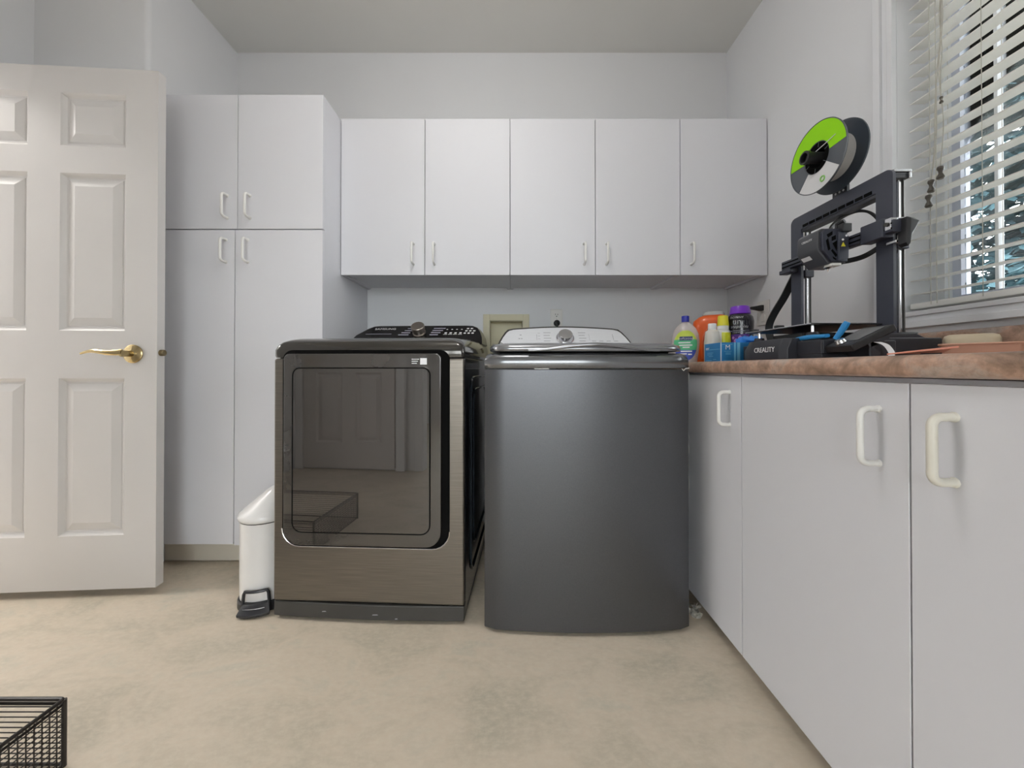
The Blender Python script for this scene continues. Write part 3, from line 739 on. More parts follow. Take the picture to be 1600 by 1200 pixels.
MB().prism(rrect(bx - .03, bx + .03, WZ1 - .055, WZ1 - .004, .004, 2), XZ, by0, by1).build('head_rail', 'blind', R)
for yy in (1.128, 1.003, .54, .08):
    for xx in (-.0275, .0275): MB().tube([(bx + xx, yy, WZ0 + .02), (bx + xx, yy, WZ1 - .03)], .0009, 5).build('ladder_cord', 'cord', R)
MB().tube([(bx - .0275, 1.112, WZ0 + .02), (bx - .0275, 1.112, WZ1 - .03)], .0009, 5).build('ladder_cord', 'cord', R)
def tassel(parent, x, y, z, k=1.1):
    return MB().lathe([(a * k, b * k) for a, b in ((.003, .018), (.0075, .016), (.0085, .010), (.005, .002), (.0045, -.004), (.008, -.012), (.0095, -.018), (.007, -.022), (0, -.022))], (x, y, z), 14).build('tassel', 'tassel', parent)
cx = bx - .040
for (yy, zb, wob) in ((1.087, 1.478, .004), (1.087, 1.69, .003), (1.121, 1.408, .002), (1.113, 1.450, .0025)):
    n_ = 24; pts = []
    for k in range(n_ + 1):
        t = k / n_; z = WZ1 - .05 + (zb - WZ1 + .05) * t; pts.append((cx + .002 * math.sin(t * 9), 1.086 + (yy - 1.086) * t ** 2 + wob * math.sin(t * 13 + zb * 9), z))
    c_ = MB().tube(pts, .0011, 5).build('pull_cord', 'cord', R)
    tassel(c_, pts[-1][0], pts[-1][1], pts[-1][2] - .012, .5 if zb > 1.6 else .95)

# ------------------------------------------------------------------ 3D printer
ZT = .910
R = empty('desktop_printer', (.92, 1.08, ZT), 'black desktop 3D printer with tall gantry standing on the countertop', '3D printer')
def pb(name, material, x0, x1, y0, y1, z0, z1, bevel=.003, parent=None): return box(name, material, parent or R, x0, x1, y0, y1, z0, z1, bevel)
base = pb('base', 'printer_body', .80, 1.045, .90, 1.285, ZT + .006, ZT + .052)
for x in (.83, 1.01):
    for y in (.93, 1.255): MB().lathe([(.012, 0), (.012, .007)], (x, y, ZT), 12).build('foot', 'rubber', R)
for y in (.948, 1.245):       # gantry feet on the base
    MB().prism([(.90, ZT + .052), (1.02, ZT + .052), (.995, ZT + .064), (.92, ZT + .064)], XZ, y - .035, y + .035).build('gantry_foot', 'printer_body', R, bevel=.002)
# front block with lettering, chamfered
fb = [(.800, 1.165), (.735, 1.165), (.705, 1.125), (.700, 1.09), (.700, 0.975), (.715, .962), (.800, .962)]
FB = MB().loft([[(x, y, ZT + .001) for x, y in fb], [(x, y, ZT + .028) for x, y in fb], [(x + (.012 if x < .79 else 0), y - (.006 if y > 1.1 else 0), ZT + .056) for x, y in fb]]).build('front_block', 'printer_body', R, bevel=.002)
text('lettering', 'CREALITY', .0185, 'print_white', FB, lambda x, y, z: (.6990 - z + max(0, y) * .35 * 0, 1.030 - x * 1.02, ZT + .0275 + y * 1.05))
# tool tray at the near front corner
mb = MB(); tx0, tx1, ty0, ty1 = .738, .7995, .885, .961
mb.box(tx0, tx1, ty0, ty1, ZT + .001, ZT + .012); mb.box(tx0, tx0 + .004, ty0, ty1, ZT + .012, ZT + .046); mb.box(tx0 + .004, tx1, ty0, ty0 + .004, ZT + .012, ZT + .046); mb.box(tx0 + .004, tx1, ty1 - .004, ty1, ZT + .012, ZT + .046)
mb.build('tool_tray', 'printer_body', R, bevel=.003)
# heated bed
BD = pb('bed', 'printer_bed', 0.772, 1.0, .957, 1.225, ZT + .090, ZT + .0945, .001)
MB().tube([(.772, .957, ZT + .0925), (1.0, .957, ZT + .0925), (1.0, 1.225, ZT + .0925), (.772, 1.225, ZT + .0925)], .0022, 6, closed=True).build('bed_edge', 'silver', BD)
pb('bed_carriage', 'printer_bed', .80, .97, 1.02, 1.14, ZT + .062, ZT + .076)
for x in (.79, .98):
    for y in (.975, 1.185): MB().lathe([(.004, .052), (.004, .0895)], (x, y, ZT), 8).build('bed_post', 'silver', R); MB().lathe([(.0, .058), (.013, .058), (.015, .064), (.013, .072), (0, .072)], (x, y, ZT), 14).build('bed_knob', 'printer_body', R)
for x, y in ((.785, 1.20), (.785, 1.09)): MB().box(x - .012, x + .012, y - .006, y + .006, ZT + .095, ZT + .103).build('bed_clip', 'black_plastic', BD, bevel=.002)
# gantry frame: inverted U plate facing the room
gz0, gz1 = ZT + .064, 1.392
outer = rrect(.928, 1.268, gz0, gz1, .018, 5, .0005)
gf = [(y, z) for y, z in outer]
inn = [(.972, gz0), (.972, 1.348), (1.224, 1.348), (1.224, gz0)]
mb = MB()
# split into three prisms: two columns and a beam with rounded ends
mb.prism([(.928, gz0), (.972, gz0), (.972, 1.346), (.928, 1.346)], YZ, .955, .963)
mb.prism([(1.224, gz0), (1.268, gz0), (1.268, 1.346), (1.224, 1.346)], YZ, .955, .963)
rr = rrect(.928, 1.268, 1.346, gz1, .018, 6, .0002)
mb.prism(rr, YZ, .955, .963)
GF = mb.build('gantry_frame', 'printer_frame', R)
# lower lip of the beam with slots
pb('beam_lip', 'printer_body', .957, .985, .972, 1.224, 1.336, 1.3455, .001)
for k in range(9):
    y = .982 + .0265 * k; MB().box(.9535, .956, y, y + .0215, 1.349, 1.3575).build('beam_slot', 'black_gap', GF, smooth=0)
for y in (.950, 1.246):      # rear channel and screws behind each column
    box('column_channel', 'printer_body', R, .9632, .972, y - .010, y + .016, gz0, 1.345)
    MB().tube([(.986, y - .004, gz0), (.986, y - .004, 1.372)], .0042, 10).build('lead_screw', 'silver', R)
    MB().tube([(.999, y - .004, gz0), (.999, y - .004, 1.372)], .0028, 8).build('guide_rod', 'plinth', R)
    pb('screw_cap', 'printer_body', .964, 1.006, y - .014, y + .012, 1.368, 1.382)
    pb('screw_motor', 'printer_body', .975, 1.02, y - .02, y + .02, gz0, gz0 + .004)
MB().box(.9635, 1.008, .932, .942, 1.3835, 1.391).box(1.001, 1.008, .932, .942, 1.368, 1.3835).build('top_hook', 'silver', R, bevel=.002)
# horizontal rail with carriage
RL = MB().prism(rrect(.930, .9545, 1.222, 1.252, .003, 3), XZ, .905, 1.278).build('cross_rail', 'printer_frame', R)
for zz in (1.231, 1.243): box('rail_groove', 'black_gap', RL, .9293, .9305, .906, 1.277, zz - .002, zz + .002)
pb('rail_bracket', 'printer_frame', .925, .955, .925, .985, 1.214, 1.262)
pb('rail_bracket', 'printer_frame', .925, .955, 1.235, 1.285, 1.208, 1.222)
pb('end_block', 'silver', .929, .948, .908, .9245, 1.228, 1.258, .002)
MB().lathe([(0, 0), (.005, 0), (.005, .003), (0, .003)], (.9285, .918, 1.243), 10, axis=Vector((-1, 0, 0))).build('bolt', 'plinth', R)
MB().lathe([(.014, 0), (.016, .002), (.016, .010), (.014, .012)], (.9535, .9245, 1.245), 6, axis=Vector((0, -1, 0))).build('belt_pulley', 'printer_frame', R, bevel=.001)
MB().loft([[(x, y_, z) for x, z in ((.949 + i, 1.190 + i), (.956, 1.182 + i), (.966 - i, 1.212), (.975 - i, 1.226), (.984 - i, 1.243), (.972 - i, 1.2515 - i), (.951 + i, 1.255 - i))] for y_, i in ((.9115, 0), (.893, .001), (.888, .006))]).build('belt_motor', 'black_plastic', R, bevel=.002)
pb('motor_bracket', 'silver', .948, .985, .914, .940, 1.198, 1.206, .002)
pb('carriage_bracket', 'silver', .9635, .984, .925, .936, 1.206, 1.266, .002)
for y in (.950, 1.246): pb('screw_nut', 'printer_frame', .9725, 1.004, y - .016, y + .012, 1.19, 1.215)
# print head
hy0, hy1 = 1.022, 1.104
hp = [(.928, 1.178), (.880, 1.178), (.852, 1.212), (.848, 1.222), (.850, 1.268), (.862, 1.277), (.928, 1.277)]
HD = MB().prism(hp, XZ, hy0 + .008, hy1).build('print_head', 'printer_head', R, bevel=.004, seg=3)
sh = [(.926, 1.182), (.884, 1.182), (.858, 1.214), (.856, 1.262), (.866, 1.272), (.926, 1.272)]
MB().prism(sh, XZ, hy0, hy0 + .008).build('head_side', 'printer_frame', HD, bevel=.002)
for pts in ([(.868, 1.256), (.884, 1.266), (.884, 1.256), (.872, 1.248)], [(.866, 1.240), (.872, 1.246), (.878, 1.216), (.872, 1.212)], [(.882, 1.250), (.893, 1.255), (.893, 1.243), (.882, 1.238)],
            [(.884, 1.232), (.896, 1.240), (.896, 1.210)], [(.880, 1.212), (.884, 1.216), (.897, 1.200), (.893, 1.194)], [(.884, 1.196), (.896, 1.188), (.892, 1.186), (.886, 1.190)]):
    MB().prism(pts, XZ, hy0 - .0006, hy0 + .002).build('vent', 'black_gap', HD, smooth=0)
cv = MB().prism([(.898, 1.182), (.926, 1.190), (.927, 1.250), (.918, 1.262), (.898, 1.264)], XZ, hy0 - .004, hy0 + .001).build('head_cover', 'printer_frame', HD, bevel=.002)
MB().prism([(.904, 1.222), (.916, 1.222), (.910, 1.234)], XZ, hy0 - .005, hy0 - .003).build('warning_triangle', 'warn_yellow', cv, smooth=0)
MB().lathe([(0, 0), (.003, 0), (.003, .001), (0, .001)], (.909, hy0 - .004, 1.241), 10, axis=Vector((0, -1, 0))).build('screw', 'print_white', cv)
MB().lathe([(0, 0), (.003, 0), (.003, .001), (0, .001)], (.919, hy0 - .004, 1.252), 10, axis=Vector((0, -1, 0))).build('screw', 'print_white', cv)
text('lettering', 'CREALITY', .0085, 'print_white', HD, lambda x, y, z: (.8480 - z, 1.066 - x, 1.251 + y))
MB().add([(.8535 - .0008, 1.062, 1.2085), (.8535 - .0008, 1.094, 1.2085), (.862 - .0008, 1.094, 1.1985), (.862 - .0008, 1.062, 1.1985)], [(0, 1, 2, 3)]).build('head_sticker', 'print_white', HD, smooth=0)
MB().lathe([(.010, 0), (.010, -.006), (.004, -.010), (.0015, -.018), (0, -.018)], (.895, 1.05, 1.178), 12).build('nozzle', 'silver', HD)
MB().box(.885, .91, 1.024, 1.05, 1.172, 1.1785).build('nozzle_block', 'bottle_white', HD)
MB().tube([(.918, 1.045, 1.277), (.918, 1.045, 1.292), (.925, 1.03, 1.297)], .007, 8).build('cable_boot', 'black_plastic', HD)
MB().box(.905, .93, 1.012, 1.030, 1.262, 1.285).build('connector', 'black_plastic', HD, bevel=.002)
# flat cable loop, head to frame, and down to the base
def smooth_path(ctrl, n=40):
    P = [Vector(p) for p in ctrl]; out = []
    for i in range(len(P) - 1):
        p0 = P[max(i - 1, 0)]; p1 = P[i]; p2 = P[i + 1]; p3 = P[min(i + 2, len(P) - 1)]; m_ = max(3, n // (len(P) - 1))
        for k in range(m_):
            t = k / m_; out.append(.5 * ((2 * p1) + (-p0 + p2) * t + (2 * p0 - 5 * p1 + 4 * p2 - p3) * t * t + (-p0 + 3 * p1 - 3 * p2 + p3) * t ** 3))
    out.append(P[-1]); return out
MB().ribbon(smooth_path([(.925, 1.075, 1.278), (.95, 1.100, 1.308), (.975, 1.0917, 1.334), (.99, 1.063, 1.338), (1.0, 1.034, 1.322), (1.004, 1.008, 1.285), (1.004, .992, 1.25)]), (.010, .004, 0), .0065).build('cable_loop', 'rubber', R)
MB().ribbon(smooth_path([(1.004, .992, 1.25), (1.002, 1.002, 1.225), (.998, 1.022, 1.211), (.99, 1.0536, 1.2015), (.965, 1.081, 1.1985), (.945, 1.095, 1.205)]), (.002, .002, .013), .005).build('cable_loop', 'rubber', R)
MB().ribbon(smooth_path([(.982, 1.272, 1.225), (.982, 1.3007, 1.19), (.98, 1.337, 1.141), (.978, 1.386, 1.088), (.978, 1.412, 1.042), (.985, 1.405, .985), (.995, 1.36, .945), (1.0, 1.286, .938)]), (.020, -.0135, 0), .012).build('base_cable', 'rubber', R)
# tilted screen at the near side
sn = Vector((-.047, 0, .096)).normalized(); su = Vector((.096, 0, .047)).normalized()
def sc(u, y, h): p = Vector((.742, 0, .938)) + su * u + sn * h; return (p.x, y, p.z)
def slab(u0, u1, y0, y1, h0, h1): return MB().loft([[sc(u0, y0, h0), sc(u1, y0, h0), sc(u1, y1, h0), sc(u0, y1, h0)], [sc(u0, y0, h1), sc(u1, y0, h1), sc(u1, y1, h1), sc(u0, y1, h1)]])
SC = slab(0, .107, .812, .884, -.016, 0).build('screen', 'black_plastic', R, bevel=.003)
slab(.028, .094, .822, .876, 0, .0008).build('screen_glass', 'screen_glass', SC)
slab(.004, .022, .822, .876, 0, .0006).build('screen_label', 'printer_body', SC)
MB().lathe([(0, 0), (.010, 0), (.011, .003), (.009, .010), (0, .011)], sc(.013, .85, 0), 16, axis=sn).build('screen_dial', 'silver', SC)
slab(.05, .10, .830, .884, -.030, -.0155).build('screen_stem', 'printer_body', SC)
pb('screen_mount', 'printer_body', .80, .86, .83, .90, ZT + .002, ZT + .040)
MB().ribbon(smooth_path([(.802, .815, .945), (.812, .806, .938), (.818, .800, .922), (.812, .795, .9125)], 16), (.008, -.006, 0), .002).build('ribbon_cable', 'print_white', R)
# spool holder
pb('holder_plate', 'printer_body', .976, .984, 1.078, 1.128, 1.352, 1.470, .001)
for k in range(3):
    for j in range(2): MB().lathe([(0, 0), (.0032, 0), (.0032, .001), (0, .001)], (.9762, 1.090 + .013 * k, 1.412 + .011 * j), 10, axis=Vector((-1, 0, 0))).build('hole', 'print_white', R)
SY, SZ = 1.092, 1.508
MB().lathe([(.020, 0), (.020, .006), (.016, .008), (.016, .104), (.019, .106), (.019, .114), (.0135, .115), (.0125, .10), (0, .10)], (.976, SY, SZ), 24, axis=Vector((-1, 0, 0))).build('spool_arm', 'black_plastic', R)
pb('holder_neck', 'printer_body', .977, .983, 1.080, 1.106, 1.465, 1.53, .001)

# filament spool (hangs on the arm)
R = empty('filament_spool', (.93, SY, SZ), 'filament spool with green, grey and white label hanging above the printer', 'spool')
SR = .100
def ring(x, r0, r1, a0, a1, n, th):
    mb = MB(); lps = []
    for k in range(n + 1):
        a = math.radians(a0 + (a1 - a0) * k / n); c_, s_ = math.cos(a), math.sin(a)     # angle seen from the room: right = -y
        q = lambda r_, xx: (xx, SY - r_ * c_, SZ + r_ * s_)
        lps.append([q(r0, x), q(r1, x), q(r1, x + th), q(r0, x + th)])
    if abs(a1 - a0) >= 360: return mb.loft(lps, False, False)
    return mb.loft(lps)
FX, BXX = .899, .958
fl = ring(FX, .043, SR, 0, 360, 64, .004).build('front_flange', 'spool_grey', R)
ring(BXX, .043, SR, 0, 360, 64, .004).build('rear_flange', 'spool_dark', R)
ring(FX + .004, .044, .063, 0, 360, 48, BXX - FX - .004).build('filament', 'filament', R)
ring(FX + .001, .028, .0445, 0, 360, 40, BXX + .003 - FX - .001).build('hub', 'black_gap', R)
for k in range(6):
    a = math.radians(20 + 60 * k); MB().tube([(FX + .0005, SY - .030 * math.cos(a), SZ + .030 * math.sin(a)), (FX + .0005, SY - .044 * math.cos(a), SZ + .044 * math.sin(a))], .0008, 5).build('hub_rib', 'spool_grey', R)
ring(FX - .0008, .045, .0985, 2, 178, 40, .001).build('green_sector', 'spool_green', fl)
ring(FX - .0008, .045, .0985, 229, 321, 24, .001).build('white_sector', 'spool_print', fl)
ring(FX - .0008, .045, .0985, 182, 228, 16, .001).build('grey_sector', 'spool_grey', fl)
ring(FX - .0008, .045, .0985, 322, 358, 12, .001).build('grey_sector', 'spool_grey', fl)
MB().tube([(FX - .0005, SY - SR * math.cos(2 * PI * k / 64), SZ + SR * math.sin(2 * PI * k / 64)) for k in range(64)], .0014, 6, closed=True).build('rim_bead', 'spool_grey', fl)
MB().tube([(FX - .0012, SY - .022 - .007 * math.cos(2 * PI * k / 20), SZ - .072 + .007 * math.sin(2 * PI * k / 20)) for k in range(20)], .0022, 6, closed=True).build('round_logo', 'logo_green', fl)
MB().ribbon([(FX - .0012, SY + .012, SZ + .018), (FX - .003, SY - .03, SZ + .022), (FX - .0012, SY - .066, SZ + .030)], (0, 0, .002), .0008).build('filament_end', 'spool_print', fl)

# tools lying on the tray
R = empty('cutting_pliers', (.76, .93, ZT + .05), 'blue handled cutting pliers resting on the printer tray', 'pliers')
MB().tube(smooth_path([(.752, .990, .9625), (.750, .96, .9645), (.750, .925, .9655), (.754, .890, .9645)], 18), .0058, 8, rf=lambda t: .75 + .3 * math.sin(PI * min(1, t * 1.1))).build('grip', 'tool_blue', R)
MB().tube(smooth_path([(.752, 1.0, .962), (.764, .975, .966), (.770, .94, .968), (.772, .905, .967)], 18), .0045, 8).build('grip', 'tool_blue', R)
MB().tube([(.750 + .002 * math.cos(2 * PI * k / 18), .975 + .018 * math.cos(2 * PI * k / 18), .9595 + .0065 * math.sin(2 * PI * k / 18)) for k in range(18)], .0012, 6, closed=True).build('spring', 'silver', R)
MB().loft([[(.752 + dx, y, .9615 + dz) for dx, dz in ((-h, -.003), (h, -.003), (h, .003), (-h, .003))] for y, h in ((.995, .004), (1.005, .007), (1.018, .006), (1.034, .0015))]).build('jaw', 'silver', R, bevel=.0008)
R = empty('scraper', (.775, .875, ZT + .05), 'small blue handled tool leaning up against the printer screen', 'tool')
MB().tube([(.774, .888, .957), (.779, .880, .972), (.783, .872, .988), (.785, .868, .996)], .0075, 10, rf=lambda t: .75 + .35 * t if t < .9 else .8).build('grip', 'tool_blue', R)
MB().tube([(.774, .888, .957), (.770, .895, .9485)], .003, 8).build('shank', 'silver', R)

# ------------------------------------------------------------------ laundry bottles
def toward(c): return math.atan2(-c[1], -c[0])
def wrap_text(name, txt, size, material, parent, rf, c, z, sx, sy, rz, ctr, off=.0012, shear=0, xs_=1):
    def fn(x, y, zz):
        rr_ = rf(z + y); a = ctr + x * xs_ / max(.01, rr_ * sx * .5 + rr_ * sy * .5 if sx != sy else rr_)
        p = Matrix.Rotation(rz, 3, 'Z') @ Vector(((rr_ * sx + off) * math.cos(a), (rr_ * sy + off) * math.sin(a), 0))
        return (c[0] + p.x, c[1] + p.y, c[2] + z + y)
    return text(name, txt, size, material, parent, fn, shear)
# clear soap refill: wide face (local -y) turned to the camera
c = (.757, 1.62, ZT)
R = empty('soap_bottle', c, 'clear hand soap refill bottle with blue cap next to the washer', 'bottle')
rz = toward(c) + PI / 2
pr = [(.040, 0), (.046, .004), (.050, .03), (.055, .075), (.056, .095), (.052, .125), (.042, .150), (.026, .168), (.015, .174), (.0145, .180)]
MB().lathe(pr, c, 36, 1, .62, rz=rz).build('body', 'soap_clear', R, smooth=60)
MB().lathe([(.0150, .178), (.0155, .180), (.0155, .203), (.0135, .205), (0, .205)], c, 20, rz=rz).build('cap', 'cap_blue', R)
rf = interp(pr); ctr = -PI / 2
oval = lambda z: math.sqrt(max(.02, 1 - ((z - .075) / .066) ** 2))
for nm, m_, z0, z1 in (('label_top', 'label_lime', .100, .139), ('label_middle', 'label_green', .055, .100), ('label_bottom', 'label_blue', .011, .055)):
    MB().patch(rf, z0, z1, ctr - .95, ctr + .95, c, 1, .62, rz, .001, 8, 14, lambda t, z0=z0, z1=z1: oval(z0 + (z1 - z0) * t)).build(nm, m_, R)
MB().patch(rf, .096, .113, ctr - .42, ctr + .52, c, 1, .62, rz, .0015, 2, 10).build('label_band', 'label_navy', R)
wrap_text('lettering', 'softsoap', .0155, 'print_white', R, rf, c, .1045, 1, .62, rz, ctr + .05, .002)
mb = MB()
for z0, a0, a1 in ((.084, -.5, .35), (.073, -.45, .5), (.064, -.2, .3), (.047, -.35, .5), (.036, -.4, .1), (.034, .2, .5)): mb.patch(rf, z0, z0 + .005, ctr + a0, ctr + a1, c, 1, .62, rz, .0016, 1, 6)
mb.build('label_print', 'print_white', R)

def sup(a, b, p, n=32):
    out = []
    for k in range(n):
        t = 2 * PI * k / n; ct, st = math.cos(t), math.sin(t)
        out.append((a * math.copysign(abs(ct) ** (2 / p), ct), b * math.copysign(abs(st) ** (2 / p), st)))
    return out
def sloft(c, rz, rows, p=3):
    R_ = Matrix.Rotation(rz, 3, 'Z'); lps = []
    for z, a, b, dx in rows: lps.append([Vector(c) + R_ @ Vector((x + dx, y, z)) for x, y in sup(a, b, p)])
    return MB().loft(lps)
# orange tub with arched handle side
c = (.945, 1.76, ZT)
R = empty('detergent_tub', c, 'orange laundry detergent tub with grey lid behind the bottles', 'detergent tub')
rz = toward(c) + PI / 2
sloft(c, rz, [(0, .070, .048, 0), (.006, .076, .052, 0), (.10, .074, .052, 0), (.17, .080, .054, 0), (.200, .076, .052, 0), (.218, .060, .044, .006), (.226, .044, .036, .010)]).build('tub', 'jug_orange', R, smooth=60)
sloft(c, rz, [(.2255, .046, .037, .010), (.232, .046, .037, .010), (.241, .040, .033, .010), (.244, .030, .025, .010)]).build('lid', 'lid_clear', R, smooth=60)
Rm = Matrix.Rotation(rz, 3, 'Z')
arch = [(-.030, .004), (.066, .004), (.068, .12), (.066, .168), (.03, .175), (.0, .165), (-.020, .140), (-.030, .10)]
pts0 = [Vector(c) + Rm @ Vector((x, -.0535 if abs(x) < .06 else -.047, z)) for x, z in arch]; pts1 = [p + Rm @ Vector((0, .012, 0)) for p in pts0]
MB().loft([pts0, pts1]).build('label', 'jug_label', R, smooth=0)
MB().tube(smooth_path([Vector(c) + Rm @ Vector((x, -.0535, z)) for x, z in ((-.036, .02), (-.036, .10), (-.026, .145), (0, .172), (.035, .182))], 24), .004, 8).build('molded_edge', 'jug_orange', R)
# yellow bottle
c = (.853, 1.50, ZT)
R = empty('yellow_bottle', c, 'white and yellow bottle with yellow cap in front of the orange tub', 'bottle')
rz = toward(c) + PI / 2
pr = [(.024, 0), (.0265, .003), (.0268, .05), (.0268, .118), (.025, .127), (.020, .132)]; rf = interp(pr)
MB().lathe(pr, c, 28).build('body', 'bottle_white', R)
MB().patch(rf, .012, .120, -PI / 2 - .15, -PI / 2 + 1.5, c, 1, 1, rz, .0008, 4, 12).build('label', 'bottle_yellow', R)
MB().lathe([(.0205, .131), (.0212, .133), (.0212, .147), (.020, .148)], c, 24).build('collar', 'bottle_white', R)
MB().lathe([(.0212, .148), (.0215, .150), (.0195, .168), (.0185, .186), (.0165, .189), (0, .189)], c, 24).build('cap', 'cap_yellow', R)
# small translucent bottle
c = (.785, 1.455, ZT)
R = empty('clear_bottle', c, 'small cloudy bottle with white cap behind the blue box', 'bottle')
pr = [(.024, 0), (.026, .003), (.0265, .10), (.024, .120), (.0135, .128)]
MB().lathe(pr, c, 28).build('body', 'bottle_translucent', R)
MB().lathe([(.0145, .126), (.0150, .128), (.0150, .150), (.013, .152), (0, .152)], c, 20).build('cap', 'bottle_white', R)
# black scent booster bottle with purple cap
c = (.925, 1.505, ZT)
R = empty('scent_bead_bottle', c, 'black scent bead bottle with purple cap and lilac flower print', 'bottle')
rz = toward(c) + PI / 2
pr = [(.042, 0), (.046, .004), (.047, .06), (.046, .10), (.048, .14), (.049, .165), (.046, .182), (.037, .193), (.034, .196)]; rf = interp(pr)
MB().lathe(pr, c, 36).build('body', 'bottle_black', R, smooth=60)
MB().lathe([(.036, .195), (.0375, .197), (.034, .222), (.032, .2265), (.028, .228), (0, .2285)], c, 32).build('cap', 'cap_purple', R)
ctr = -PI / 2
wrap_text('lettering', 'DOWNY', .012, 'print_white', R, rf, c, .178, 1, 1, rz, ctr - .25, .0012)
wrap_text('lettering', 'un', .034, 'print_white', R, rf, c, .162, 1, 1, rz, ctr - .22, .0012, xs_=.9)
wrap_text('lettering', 'stopables', .0165, 'print_white', R, rf, c, .142, 1, 1, rz, ctr - .05, .0012, shear=.25)
mb = MB(); mb.patch(rf, .1245, .1262, ctr - .75, ctr + .7, c, 1, 1, rz, .001, 1, 12); mb.patch(rf, .118, .1192, ctr - .6, ctr + .7, c, 1, 1, rz, .001, 1, 12); mb.build('label_line', 'print_lilac', R)
MB().patch(rf, .030, .112, ctr - .7, ctr + .72, c, 1, 1, rz, .0006, 6, 14).build('flower_ground', 'flower_purple', R)
k_ = 0
for dz, da, s_ in ((.068, 0, 1.0), (.085, -.3, .85), (.085, .3, .85), (.098, 0, .7), (.060, -.42, .8), (.060, .42, .8), (.046, -.2, .8), (.046, .25, .8), (.098, -.5, .5), (.098, .5, .5)):
    zz = dz; MB().patch(rf, zz - .012 * s_, zz + .012 * s_, ctr + da - .2 * s_, ctr + da + .2 * s_, c, 1, 1, rz, .0010 + .0002 * k_, 6, 8, lambda t: math.sin(PI * (.08 + .84 * t))).build('flower_petal', 'flower_pink', R); k_ += 1
# blue glove box
R = empty('glove_box', (.85, 1.357, ZT), 'small blue carton of gloves marked M beside the printer', 'box')
gx0, gx1, gy0, gy1, gz = .733, .94, 1.302, 1.412, ZT + .068
box('carton', 'box_blue', R, gx0, gx1, gy0, gy1, ZT + .0005, gz, .0012)
mb = MB(); mb.box(gx0 - .0006, gx0 + .0015, gy0 - .0006, gy0 + .0015, ZT + .001, gz - .0005); mb.build('white_edge', 'print_white', R)
box('cyan_stripe', 'box_cyan', R, gx0 + .046, gx0 + .052, gy0 - .0007, gy0 + .0005, ZT + .001, gz - .0005); box('cyan_stripe', 'box_cyan', R, gx0 + .057, gx0 + .067, gy0 - .0007, gy0 + .0005, ZT + .001, gz - .0005)
text('lettering', 'M', .024, 'print_white', R, lambda x, y, z: (gx0 + .024 + x, gy0 - .0006 - z, ZT + .050 + y))
text('lettering', 'ear', .019, 'print_white', R, lambda x, y, z: (gx0 - .0006 - z, gy1 - .022 - x, ZT + .050 + y))
mb = MB()
for z0, y0, y1 in ((.044, 0.02, .105), (.032, .02, .06), (.026, .02, .055), (.020, .03, .06), (.004, .01, .05), (.008, .06, .08)): mb.box(gx0 - .0009, gx0, gy1 - y1 * 1.0, gy1 - y0, ZT + z0, ZT + z0 + .0016)
for z0, a, b in ((.036, .012, .036), (.030, .016, .034), (.026, .016, .034), (.004, .01, .038), (.060, .004, .04)): mb.box(gx0 + a, gx0 + b, gy0 - .0009, gy0, ZT + z0, ZT + z0 + .0014)
mb.build('label_print', 'box_cyan', R)
# crumpled blue glove on top of the carton
mb = MB(); lps = []
for i, (z, s_) in enumerate(((0, .9), (.010, 1), (.018, .8), (.024, .4))):
    lps.append([(.865 + .045 * s_ * math.cos(a) * (1 + .2 * math.sin(3 * a + i)), 1.352 + .028 * s_ * math.sin(a) * (1 + .2 * math.sin(4 * a + 2 * i)), gz + .0005 + z + .004 * math.sin(5 * a + i) * (i > 0)) for a in [2 * PI * k / 24 for k in range(24)]])
o = mb.loft(lps).build('disposable_glove', 'bag_blue', None, smooth=50); tag(o, 'crumpled blue disposable glove on top of the blue carton', 'glove')

# ------------------------------------------------------------------ things at the near end of the counter
mb = MB(); rows = []
for i in range(17):
    t = i / 16; y = .618 + .060 * t; row = []
    for k in range(9):
        u = k / 8; row.append((.685 + .060 * u, y + .004 * math.sin(u * 3), ZT + .002 + .006 * u * (1 + math.sin(t * 9 + u)) * .55 + .004 * (1 - t)))
    rows.append(row)
top = [[(x, y, z + .0025) for x, y, z in r_] for r_ in rows]
mb.loft(rows, False, False, closed=False); mb.loft(top, False, False, closed=False)
rim0 = rows[0] + [r_[-1] for r_ in rows[1:]] + list(reversed(rows[-1]))[1:] + [r_[0] for r_ in reversed(rows[1:-1])]
rim1 = top[0] + [r_[-1] for r_ in top[1:]] + list(reversed(top[-1]))[1:] + [r_[0] for r_ in reversed(top[1:-1])]
mb.loft([rim0, rim1], False, False)
o = mb.build('flexible_mat', 'salmon', None, smooth=50); tag(o, 'thin salmon pink flexible mat with wavy edge on the counter', 'mat')
tc_ = Vector((1.011, .80, ZT)); R = empty('shallow_tray', tc_, 'shallow pinkish terracotta tray on the counter below the window', 'tray')
Rt = Matrix.Rotation(math.atan2(-1.011, .80), 3, 'Z')
def tray_loop(i, z): return [tc_ + Rt @ Vector((x, y, z)) for x, y in rrect(-.056 + i, .056 - i, -.04 + i, .04 - i, .012, 4)]
MB().loft([tray_loop(.006, 0), tray_loop(.003, .004), tray_loop(0, .028), tray_loop(.004, .028), tray_loop(.008, .006)], True, True).build('tray_body', 'terracotta', R)
MB().tube(tray_loop(-.002, .029), .0025, 6, closed=True).build('rim', 'terracotta', R)
uc = Vector((1.095, .885, ZT)); R = empty('round_tub', uc, 'low cream plastic tub behind the terracotta tray', 'tub')
ru = math.atan2(-1.0846, .87)
sloft(uc, ru, [(0, .040, .030, 0), (.004, .043, .033, 0), (.046, .045, .035, 0), (.055, .042, .032, 0), (.058, .034, .026, 0)], 3.2).build('tub_body', 'tub_cream', R, smooth=60)
